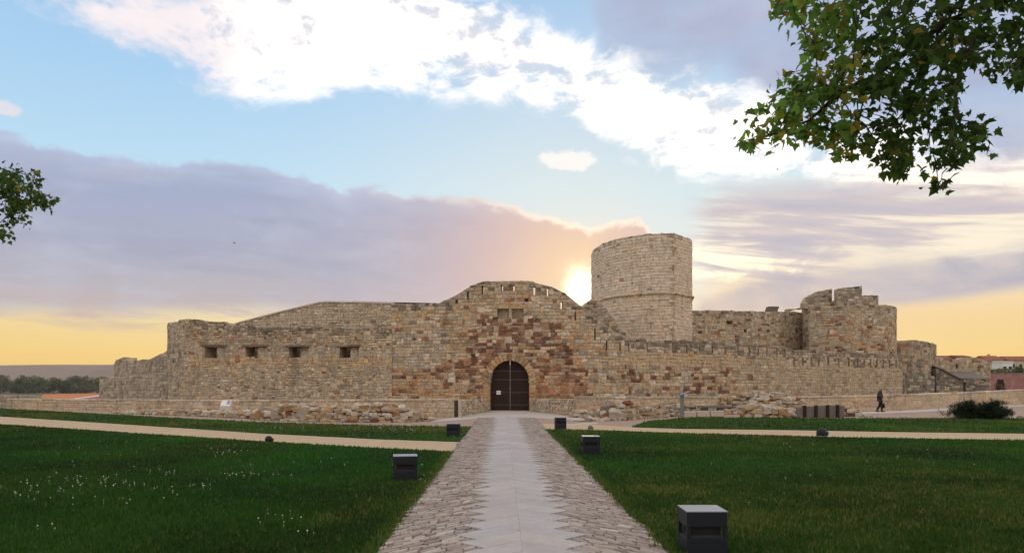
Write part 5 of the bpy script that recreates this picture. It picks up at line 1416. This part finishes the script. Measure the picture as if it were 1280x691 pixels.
def tree(name, label, trunk_pts, trunk_r, limbs, outline, Dr, n_leaf, size, seed, yellow, nobj, extra=()):
    r = np.random.default_rng(seed); rr = random.Random(seed)
    base = Vector(trunk_pts[0]); t = empty(name, base); tag(t, label, 'tree')
    mb = MB(); mb.tube([Vector(p) - base for p in trunk_pts], trunk_r, 12); mb.build('trunk', M_BARK, t, True)
    skel = []
    for pts, r0, r1 in limbs:
        q = [Vector(p) for p in pts]; den = []
        for a, b in zip(q[:-1], q[1:]):
            for k in range(6): den.append(a.lerp(b, k / 6) + Vector((rr.uniform(-.04, .04), rr.uniform(-.04, .04), rr.uniform(-.04, .04))))
        den.append(q[-1])
        rads = [r0 + (r1 - r0) * i / (len(den) - 1) for i in range(len(den))]
        mb = MB(); mb.tube([p - base for p in den], rads, 7); mb.build('limb', M_BARK, t, True)
        skel += den
    # twig ends inside the outline, then twigs that join them to the limbs
    xs0, xs1 = min(p[0] for p in outline), max(p[0] for p in outline); ys0, ys1 = min(p[1] for p in outline), max(p[1] for p in outline)
    ends = []
    tries = 0
    want = n_leaf // 9
    while len(ends) < want and tries < want * 40:
        tries += 1
        px, py = rr.uniform(xs0, xs1), rr.uniform(ys0, ys1)
        if not inside(px, py, outline): continue
        vis_ = -10 < px < 1290 and py > -10
        if not vis_ and rr.random() < 0.6: continue
        if vis_ and vnoise(px / 17, py / 13, seed) < 0.42 and rr.random() < 0.85: continue
        D = rr.uniform(*Dr)
        ends.append(P(px, py, D))
    sk = np.array([tuple(p) for p in skel])
    ends.sort(key=lambda e: float(np.min(np.sum((sk - np.array(e)) ** 2, 1))))
    tw_ = MB(); ld = []
    pts_ = [tuple(p) for p in skel]
    for e in ends:
        arr = np.array(pts_[-1400:] if len(pts_) > 2600 else pts_); d2 = np.sum((arr - np.array(e)) ** 2, 1) ; i = int(np.argmin(d2))
        a = Vector(arr[i]); mid = a.lerp(e, 0.5) + Vector((0, 0, 0.10 * (e - a).length))
        tw_.tube([a - base, mid - base, e - base], [0.010, 0.007, 0.004], 4)
        pts_ += [tuple(mid), tuple(e)]
        ld.append((e, (e - a).normalized() if (e - a).length > 1e-3 else Vector((0, 0, -1))))
    tw_.build('twigs', M_BARK, t)['kind'] = 'stuff'
    Vall, Call, big = [], [], []
    for e, d in ld:
        k = 9
        for q in range(k):
            off = np.array(d) * r.uniform(-0.16, 0.05) + r.normal(0, 0.075, 3) * (size / 0.13)
            tip = np.array([d.x, d.y, d.z]) * 0.5 + r.normal(0, 0.55, 3) + np.array([0, 0, -0.75])
            s_ = size * r.uniform(0.5, 1.25)
            M3 = rot_matrix(tip, r)
            V = (LV * s_) @ M3.T + np.array(e) + off
            px, py = CX + F * V[0, 0] / max(V[0, 1], 1), HY - F * (V[0, 2] - EYE) / max(V[0, 1], 1)
            yl = yellow(px, py)
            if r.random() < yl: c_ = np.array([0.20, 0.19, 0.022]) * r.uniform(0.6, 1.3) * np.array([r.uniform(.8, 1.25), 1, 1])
            else: c_ = np.array([0.042, 0.082, 0.014]) * r.uniform(0.55, 1.5) * (2.2 if 0 < px < 1070 and px > 800 else 1.05)  # left side coloured brighter, standing in for low sun through the leaves
            vis = -20 < px < 1300 and -20 < py < 400
            big.append((V, c_, vis, px, py))
    order = [i for i, b in enumerate(big) if b[2]]; rr.shuffle(order)
    # leaves at the rim first: those can be told apart one by one
    def rimness(i):
        px, py = big[i][3], big[i][4]
        return sum(1 for dx_, dy_ in ((14, 0), (-14, 0), (0, 14), (0, -10), (10, 10), (-10, 10)) if not inside(px + dx_, py + dy_, outline))
    order.sort(key=lambda i: -rimness(i)); chosen = set(order[:nobj])
    Vs, Cs = [], []
    for i, (V, c_, vis, px, py) in enumerate(big):
        if i in chosen:
            ctr = V[0]; obj('leaf', trimesh('leaf', V - ctr, LT, M_LEAF, np.repeat(c_[None], len(V), 0)), t, Vector(ctr) - base)
        else:
            Vs.append(V - np.array(base)); Cs.append(np.repeat(c_[None], len(V), 0))
    n = len(Vs); T = (LT[None] + (np.arange(n) * len(LV))[:, None, None]).reshape(-1, 3)
    obj('crown', trimesh('crown', np.vstack(Vs), T, M_LEAF, np.vstack(Cs)), t)['kind'] = 'stuff'
    return t
OUT_R = [(967, -8), (972, 12), (984, 30), (1004, 40), (1008, 60), (1016, 72), (1006, 84), (980, 92), (960, 112), (953, 130), (948, 146), (934, 166), (912, 183), (922, 191), (945, 186), (962, 178), (985, 172), (996, 184), (1012, 178), (1020, 168), (1035, 172), (1050, 192), (1062, 194), (1078, 186), (1094, 178), (1106, 186), (1110, 206), (1128, 214), (1138, 204), (1144, 182), (1156, 184), (1166, 196),
         (1158, 212), (1158, 236), (1160, 248), (1172, 250), (1188, 246), (1196, 234), (1190, 216), (1194, 204), (1206, 194), (1222, 180), (1228, 164), (1222, 146), (1206, 142), (1196, 130), (1210, 114), (1240, 104), (1252, 92), (1264, 108), (1282, 96), (1340, 110), (1420, 150), (1520, 90), (1560, -60), (1480, -200), (1300, -260), (1120, -230), (1020, -150), (980, -70)]
def backlit_r(px, py):  # share of yellow leaves, raised on the left to paint in backlight
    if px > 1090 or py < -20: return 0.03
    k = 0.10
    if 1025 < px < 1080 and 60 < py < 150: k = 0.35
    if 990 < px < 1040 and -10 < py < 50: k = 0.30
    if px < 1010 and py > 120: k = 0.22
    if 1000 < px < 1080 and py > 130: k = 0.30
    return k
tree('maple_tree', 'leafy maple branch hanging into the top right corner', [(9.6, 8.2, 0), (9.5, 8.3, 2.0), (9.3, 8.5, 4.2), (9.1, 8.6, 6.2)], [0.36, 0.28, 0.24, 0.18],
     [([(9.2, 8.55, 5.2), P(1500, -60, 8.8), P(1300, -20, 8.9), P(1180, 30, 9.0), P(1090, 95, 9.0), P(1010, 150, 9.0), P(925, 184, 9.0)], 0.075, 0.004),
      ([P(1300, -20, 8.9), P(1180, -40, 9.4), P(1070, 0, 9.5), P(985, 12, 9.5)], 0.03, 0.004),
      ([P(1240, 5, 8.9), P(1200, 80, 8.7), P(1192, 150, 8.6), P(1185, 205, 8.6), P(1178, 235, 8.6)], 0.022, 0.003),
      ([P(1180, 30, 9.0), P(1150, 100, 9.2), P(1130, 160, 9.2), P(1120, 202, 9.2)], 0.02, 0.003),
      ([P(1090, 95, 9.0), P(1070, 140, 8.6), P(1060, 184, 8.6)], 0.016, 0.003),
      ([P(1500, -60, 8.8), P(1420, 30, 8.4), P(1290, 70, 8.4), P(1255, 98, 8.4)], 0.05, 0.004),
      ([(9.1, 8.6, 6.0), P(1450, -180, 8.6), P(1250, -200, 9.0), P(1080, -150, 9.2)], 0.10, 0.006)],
     OUT_R, (8.2, 9.9), 8000, 0.125, 5, backlit_r, 300)
OUT_L = [(-8, 213), (4, 212), (16, 209), (27, 212), (36, 212), (40, 206), (48, 212), (53, 220), (50, 230), (44, 230), (34, 233), (46, 238), (54, 244), (62, 244), (70, 248), (66, 256), (62, 262), (52, 263), (46, 258), (34, 258), (22, 258), (10, 262), (2, 266), (14, 264), (24, 264), (38, 270), (30, 276), (18, 278), (12, 286), (15, 296), (6, 298), (-6, 294), (-60, 320), (-160, 360), (-300, 330), (-380, 180), (-300, 40), (-160, 60), (-60, 160)]
tree('maple_tree', 'dark leafy branch tip at the left edge of the sky', [(-17.5, 16.0, 0), (-17.3, 16.0, 2.5), (-16.9, 15.9, 5.0), (-16.6, 15.8, 7.5)], [0.40, 0.30, 0.25, 0.15],
     [([(-17.0, 15.9, 4.6), P(-220, 250, 15.6), P(-90, 250, 15.4), P(0, 248, 15.2), P(62, 252, 15.1)], 0.10, 0.006),
      ([P(-90, 250, 15.4), P(-20, 222, 15.5), P(42, 214, 15.5)], 0.03, 0.005), ([P(-90, 250, 15.4), P(-30, 280, 15.2), P(10, 284, 15.2)], 0.03, 0.005),
      ([(-16.7, 15.8, 6.8), P(-250, 120, 15.5), P(-120, 110, 15.4)], 0.08, 0.01)],
     OUT_L, (14.4, 16.2), 10000, 0.105, 8, lambda px, py: 0.03, 160)

# ------------------------------------------------------------------ spreading juniper by the footway
def needles(n, seedpts, length, seed, col, up=0.25, spread=0.5):
    """sprays of flat needles along short shoots"""
    r = np.random.default_rng(seed); V, C = [], []
    for p, d in seedpts:
        for k in range(n):
            o = p + r.normal(0, 0.04, 3) + d * r.uniform(0, length)
            q = d * 0.8 + r.normal(0, spread, 3) + np.array([0, 0, up]); q /= np.linalg.norm(q)
            s_ = np.cross(q, r.normal(0, 1, 3)); s_ /= np.linalg.norm(s_) + 1e-6
            L = r.uniform(0.07, 0.16); wd = r.uniform(0.010, 0.022)
            V += [o - s_ * wd, o + s_ * wd, o + q * L]
            c_ = np.array(col) * r.uniform(0.5, 1.5); C += [c_] * 3
    return np.array(V), np.array(C)
ju = empty('juniper_bush', G(1224, 524.0)); tag(ju, 'dark spreading juniper bush beside the footway', 'bush')
jr = np.random.default_rng(3); sp = []
for k in range(84):
    a = jr.uniform(0, 2 * np.pi); elv = jr.uniform(0.08, 0.85); L = jr.uniform(0.85, 1.6) * (1.15 - 0.30 * elv)
    d = np.array([math.cos(a) * math.cos(elv) * 1.0, math.sin(a) * math.cos(elv) * 0.7, math.sin(elv)])
    mb = MB()
    pts = [np.array([d[0] * L * t, d[1] * L * t, 0.05 + d[2] * L * t * (1.0 - 0.25 * t)]) for t in np.linspace(0, 1, 5)]
    mb.tube([Vector(p) for p in pts], [0.022, 0.018, 0.013, 0.009, 0.004], 5); mb.build('stem', M_BARK, ju)
    for t in np.linspace(0.25, 1.0, 9):
        p = np.array([d[0] * L * t, d[1] * L * t, 0.05 + d[2] * L * t * (1.0 - 0.25 * t)])
        for q in range(3):
            dd = d * 0.6 + jr.normal(0, 0.45, 3); dd[2] += 0.1; dd /= np.linalg.norm(dd); sp.append((p + jr.normal(0, 0.06, 3), dd))
V, C = needles(11, sp, 0.22, 4, (0.014, 0.028, 0.011))
V[:, 2] = np.maximum(V[:, 2], 0.01) * 1.02
obj('foliage', trimesh('foliage', V, np.arange(len(V)).reshape(-1, 3), M_NEEDLE, C), ju)['kind'] = 'stuff'
# small conical fir behind the parapet
fb = P(1250.5, 490, 78); fir = empty('fir_tree', (fb.x, fb.y, 0)); tag(fir, 'small dark conical fir behind the parapet at the right', 'tree')
ztf = P(1250.5, 474.5, 78).z
mb = MB(); mb.tube([(0, 0, 0), (0, 0, ztf * 0.95)], [0.07, 0.02], 6); mb.build('trunk', M_BARK, fir)
sp = []
for k in range(420):
    z = jr.uniform(0.25, ztf); rr_ = 0.80 * (1 - (z - 0.25) / (ztf - 0.1)) ** 0.8 * jr.uniform(0.3, 1.0); a = jr.uniform(0, 6.28)
    d = np.array([math.cos(a), math.sin(a), 0.1]); sp.append((np.array([rr_ * math.cos(a), rr_ * math.sin(a), z]), d))
V, C = needles(9, sp, 0.15, 14, (0.022, 0.045, 0.018)); 
obj('crown', trimesh('crown', V, np.arange(len(V)).reshape(-1, 3), M_NEEDLE, C), fir)['kind'] = 'stuff'

# ------------------------------------------------------------------ far side of the valley
M_HILL = plain('far_ploughed_hill', (0.23, 0.175, 0.135), 0.95, var=0.2, scale=0.004, bump=0.3, bscale=0.02, var2=0.6, scale2=0.006, tint2=(0.15, 0.13, 0.095))
V, Fc = [], []
HX = np.linspace(-5200, 5200, 105)
rows = [(2100, -9), (2300, 6), (2500, 30), (2650, 58), (2760, 76), (2840, 84), (3100, 88), (4200, 90)]
for j, (yy, zz) in enumerate(rows):
    for i, x in enumerate(HX):
        k = 0.97 + 0.05 * vnoise(x / 700, j * 0.2, 3) + 0.025 * vnoise(x / 160, j, 4)
        V.append((x, yy + 120 * (vnoise(x / 400, 1, 9) - 0.5), zz * k if zz > 0 else zz))
n = len(HX)
Fc = [(j * n + i, j * n + i + 1, (j + 1) * n + i + 1, (j + 1) * n + i) for j in range(len(rows) - 1) for i in range(n - 1)]
tag(obj('hill', mesh('hill', V, Fc, M_HILL, smooth=True)), kind='structure')

# tall riverside trees, each with its own trunk and crown
def far_crown(seed, H, Wd, col, n=900, q=0.55):
    r = np.random.default_rng(seed); V, C = [], []
    lobes = [(r.normal(0, Wd * 0.26), r.normal(0, Wd * 0.26), H * r.uniform(0.15, 0.86), Wd * r.uniform(0.20, 0.34)) for _ in range(15)]
    for k in range(n):
        lx, ly, lz, lr = lobes[r.integers(len(lobes))]
        d = r.normal(0, 1, 3); d /= np.linalg.norm(d); rad = lr * r.uniform(0.55, 1.05)
        p = np.array([lx, ly, lz]) + d * rad * np.array([1, 1, 0.9])
        if p[2] < H * 0.02: continue
        s_ = q * r.uniform(0.6, 1.4); a = r.normal(0, 1, 3); a /= np.linalg.norm(a); b = np.cross(a, d + 0.3 * r.normal(0, 1, 3)); b /= np.linalg.norm(b) + 1e-6
        V += [p + a * s_, p + b * s_, p - a * s_ * 0.8, p - b * s_ * 0.9]
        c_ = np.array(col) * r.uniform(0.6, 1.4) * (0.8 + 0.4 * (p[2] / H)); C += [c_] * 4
    V, C = np.array(V), np.array(C); n = len(V) // 4
    T = np.concatenate([np.arange(n)[:, None] * 4 + np.array([0, 1, 2]), np.arange(n)[:, None] * 4 + np.array([0, 2, 3])])
    return trimesh('crown', V, T, M_FAR, C)
tk = MB(); tk.tube([(0, 0, 0), (0.2, 0, 5), (0.1, 0.1, 10)], [0.45, 0.35, 0.15], 6); TRUNK = mesh('trunk', tk.v, tk.f, M_BARK)
GREENS = [(0.055, 0.085, 0.030), (0.066, 0.095, 0.034), (0.090, 0.105, 0.038), (0.048, 0.072, 0.032)]
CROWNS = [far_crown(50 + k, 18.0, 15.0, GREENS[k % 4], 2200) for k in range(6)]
fr = random.Random(5)
spots = []
for k in range(15):
    spots.append((-18 + k * 10.5 + fr.uniform(-2.5, 2.5), fr.uniform(960, 1080), fr.uniform(1.12, 1.36)))
desc = ['dark', 'dusky', 'olive', 'deep green']
places = ['at the far left of the riverside row', 'second in the riverside row', 'third in the riverside row', 'fourth in the riverside row', 'fifth in the riverside row', 'sixth in the riverside row', 'seventh in the riverside row', 'eighth in the riverside row',
          'ninth in the riverside row', 'tenth in the riverside row', 'eleventh in the riverside row', 'twelfth in the riverside row', 'thirteenth in the riverside row', 'closest but one to the outer wall', 'closest to the castle outer wall']
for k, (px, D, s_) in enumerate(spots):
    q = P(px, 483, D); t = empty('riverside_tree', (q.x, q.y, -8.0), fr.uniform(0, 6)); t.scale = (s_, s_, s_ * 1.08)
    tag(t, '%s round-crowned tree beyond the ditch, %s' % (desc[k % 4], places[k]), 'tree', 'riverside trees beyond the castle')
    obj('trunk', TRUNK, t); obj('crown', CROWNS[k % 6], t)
# pale scrub on the slope behind them
V, T, C = [], [], []
fr2 = np.random.default_rng(6)
for k in range(2600):
    px = fr2.uniform(-60, 135); D = fr2.uniform(1000, 1900); x = (px - CX) / F * D; s_ = fr2.uniform(2.0, 5.0); z = -8 + fr2.uniform(0, 6) + (D - 1000) * 0.012
    b = len(V)
    for _ in range(4): V.append((x + fr2.normal(0, s_), D + fr2.normal(0, s_), z + abs(fr2.normal(0, s_ * 0.8))))
    T += [(b, b + 1, b + 2), (b, b + 2, b + 3)]; c_ = np.array([0.055, 0.062, 0.034]) * fr2.uniform(0.6, 1.4); C += [c_] * 4
tag(obj('far_scrub', trimesh('far_scrub', np.array(V), np.array(T), M_FAR, np.array(C))), 'hazy scrub and hedges on the valley floor beyond the trees', 'scrub', kind='stuff')

# sports ground in the valley: orange and red surfaces with a white line
def vs(px, py): 
    D = (EYE + 8.0) * F / (py - HY); return ((px - CX) / F * D, D)
tag(sheet('sports_field', [vs(50, 499), vs(50, 496.5), vs(90, 496.8), vs(130, 496), vs(130, 499)], -7.90, plain('field_green', (0.16, 0.17, 0.03), 0.9, bump=0)), kind='structure')
tag(sheet('running_track', [vs(50, 496.5), vs(54, 492.8), vs(90, 491.8), vs(130, 489), vs(130, 494.2), vs(78, 500.5)], -7.85, plain('track_orange', (0.45, 0.165, 0.045), 0.9, bump=0)), kind='structure')
tag(sheet('track_line', [vs(130, 494.2), vs(130, 493.3), vs(76, 500.5), vs(82, 500.5)], -7.80, M_WHITE), kind='structure')
tag(sheet('tennis_court', [vs(130, 494.4), vs(83, 500.5), vs(130, 500.5)], -7.84, plain('court_red', (0.25, 0.085, 0.085), 0.9, bump=0)), kind='structure')
hut = empty('field_hut', (vs(80, 491)[0], vs(80, 491)[1], -8.0)); tag(hut, 'tiny hut with a red end on the far sports ground', 'hut')
mb = MB(); mb.box((0, 0, 1.1), (9, 4, 2.2)); mb.build('wall', M_PLASTER, hut)
mb = MB(); mb.hexa([(-5, -2.5, 2.2), (5, -2.5, 2.2), (5, 2.5, 2.2), (-5, 2.5, 2.2), (-4, -.2, 3.1), (4, -.2, 3.1), (4, .2, 3.1), (-4, .2, 3.1)]); mb.build('roof', M_SLATE, hut)
mb = MB(); mb.box((5.6, 0, 1.4), (1.8, 3, 2.0)); mb.build('red_annex', plain('red_paint', (0.5, 0.06, 0.04), 0.7, bump=0), hut)

# ------------------------------------------------------------------ edge of the town to the right
def house(px0, px1, ytop, yeave, D, label, wall=M_CREAM, roof=M_ROOF, nwin=3, flat=False, chim=0):
    a, b = P(px0, yeave, D), P(px1, yeave, D); cx_ = (a.x + b.x) / 2; wd = b.x - a.x; ze = a.z; zt = P(px0, ytop, D).z
    t = empty('town_house', (cx_, D, 0)); tag(t, label, 'house', 'houses at the edge of town')
    dp = max(7.0, wd * 0.7)
    mb = MB(); mb.box((0, dp / 2, ze / 2), (wd, dp, ze)); mb.build('wall', wall, t)
    if flat:
        mb = MB(); mb.box((0, dp / 2, ze + 0.12), (wd + 0.3, dp + 0.3, 0.24)); mb.build('roof', roof, t)
    else:
        e = 0.4; mb = MB()
        mb.add([(-wd / 2 - e, -e, ze), (wd / 2 + e, -e, ze), (wd / 2 + e, dp + e, ze), (-wd / 2 - e, dp + e, ze), (-wd / 2 - e, dp / 2, zt), (wd / 2 + e, dp / 2, zt)],
               [(0, 1, 5, 4), (2, 3, 4, 5), (0, 4, 3), (1, 2, 5), (3, 2, 1, 0)])
        rf_ = mb.build('roof', roof, t)
        if chim: mb = MB(); mb.box((wd * chim, dp / 2 + 0.6, zt + 0.1), (0.5, 0.5, 0.7)); mb.build('chimney', M_CREAM, rf_)
    for k in range(nwin):
        x = -wd / 2 + wd * (k + 0.5) / nwin
        mb = MB(); mb.box((x, -0.03, ze - 1.6), (1.0, 0.08, 1.3)); wn = mb.build('window', M_WHITE, t)
        mb = MB(); mb.box((x, -0.085, ze - 1.6), (0.8, 0.04, 1.1)); mb.build('pane', M_GLASS, wn)
    return t
house(1168, 1204, 443.5, 449, 170, 'wide red-roofed house just above the ruined wall top')
house(1201.5, 1213.5, 443.0, 446.0, 168, 'cream house with a small roof peeping over the ruined wall', nwin=2)
house(1213, 1240, 447.0, 451, 176, 'brown-roofed house right behind the ruined wall end')
house(1236, 1254, 443.8, 449, 190, 'house with red roof above the green treetops', chim=0.2)
house(1252.5, 1266, 449.5, 452.5, 182, 'white flat-roofed house among the red roofs', wall=M_WHITE, flat=True, roof=M_WHITE, nwin=2)
house(1262, 1290, 444.5, 450, 205, 'red-roofed terrace house at the right edge behind the white one')
house(1264, 1300, 459.5, 462, 160, 'low pale house at the right edge below the red roofs', wall=M_CREAM, roof=M_SLATE, flat=True)
pw_ = P(1236, 470, 118); 
t = empty('pink_retaining_wall', (P(1275, 483, 118).x, 118, 0)); tag(t, 'long pink brick retaining wall below the town', 'wall'); t['kind'] = 'thing'
zt = P(1240, 466.5, 118).z
for k in range(9):
    for j in range(4):
        mb = MB(); mb.box((-5.6 + 1.42 * k + (0.3 if j % 2 else 0), 0, -0.3 + (zt + 0.3) * (j + 0.5) / 4), (1.405, 0.6 + 0.02 * ((k + j) % 3), (zt + 0.3) / 4 - 0.015)); mb.build('panel', M_PINK, t)
mb = MB(); mb.box((0.2, 0, zt + 0.06), (13.6, 0.8, 0.14)); mb.build('coping', M_PLASTER, t)
for k, (px, py, D, s_) in enumerate(((1247, 458, 150, 0.22), (1258, 457, 152, 0.20), (1272, 456, 150, 0.20), (1279, 457, 150, 0.2), (1245, 467, 135, 0.12))):
    q = P(px, py, D); t = empty('town_tree', (q.x, q.y, 0), k); H = q.z - 0.4; t.scale = (s_, s_, H / 18.0)
    tag(t, ('bushy dark tree left of the white house', 'green tree directly below the white house', 'bushy tree right of the white house', 'dark tree at the right frame edge below the roofs', 'small shrub on top of the pink wall')[k], 'tree', 'trees at the edge of town')
    obj('trunk', TRUNK, t); obj('crown', CROWNS[(k + 2) % 6], t)

# ------------------------------------------------------------------ evening air over the valley
hz = bpy.data.materials.new('evening_haze'); hz.use_nodes = True
ht = hz.node_tree; ht.nodes.clear()
pv = ht.nodes.new('ShaderNodeVolumePrincipled'); pv.inputs['Color'].default_value = (0.86, 0.84, 0.90, 1); pv.inputs['Density'].default_value = 0.00006; pv.inputs['Anisotropy'].default_value = 0.2
ho = ht.nodes.new('ShaderNodeOutputMaterial'); ht.links.new(pv.outputs[0], ho.inputs['Volume'])
mb = MB(); mb.box((0, 3900, 50), (12200, 8600, 122)); tag(mb.build('haze', hz), 'thin evening haze lying over the whole valley', 'haze', kind='stuff')
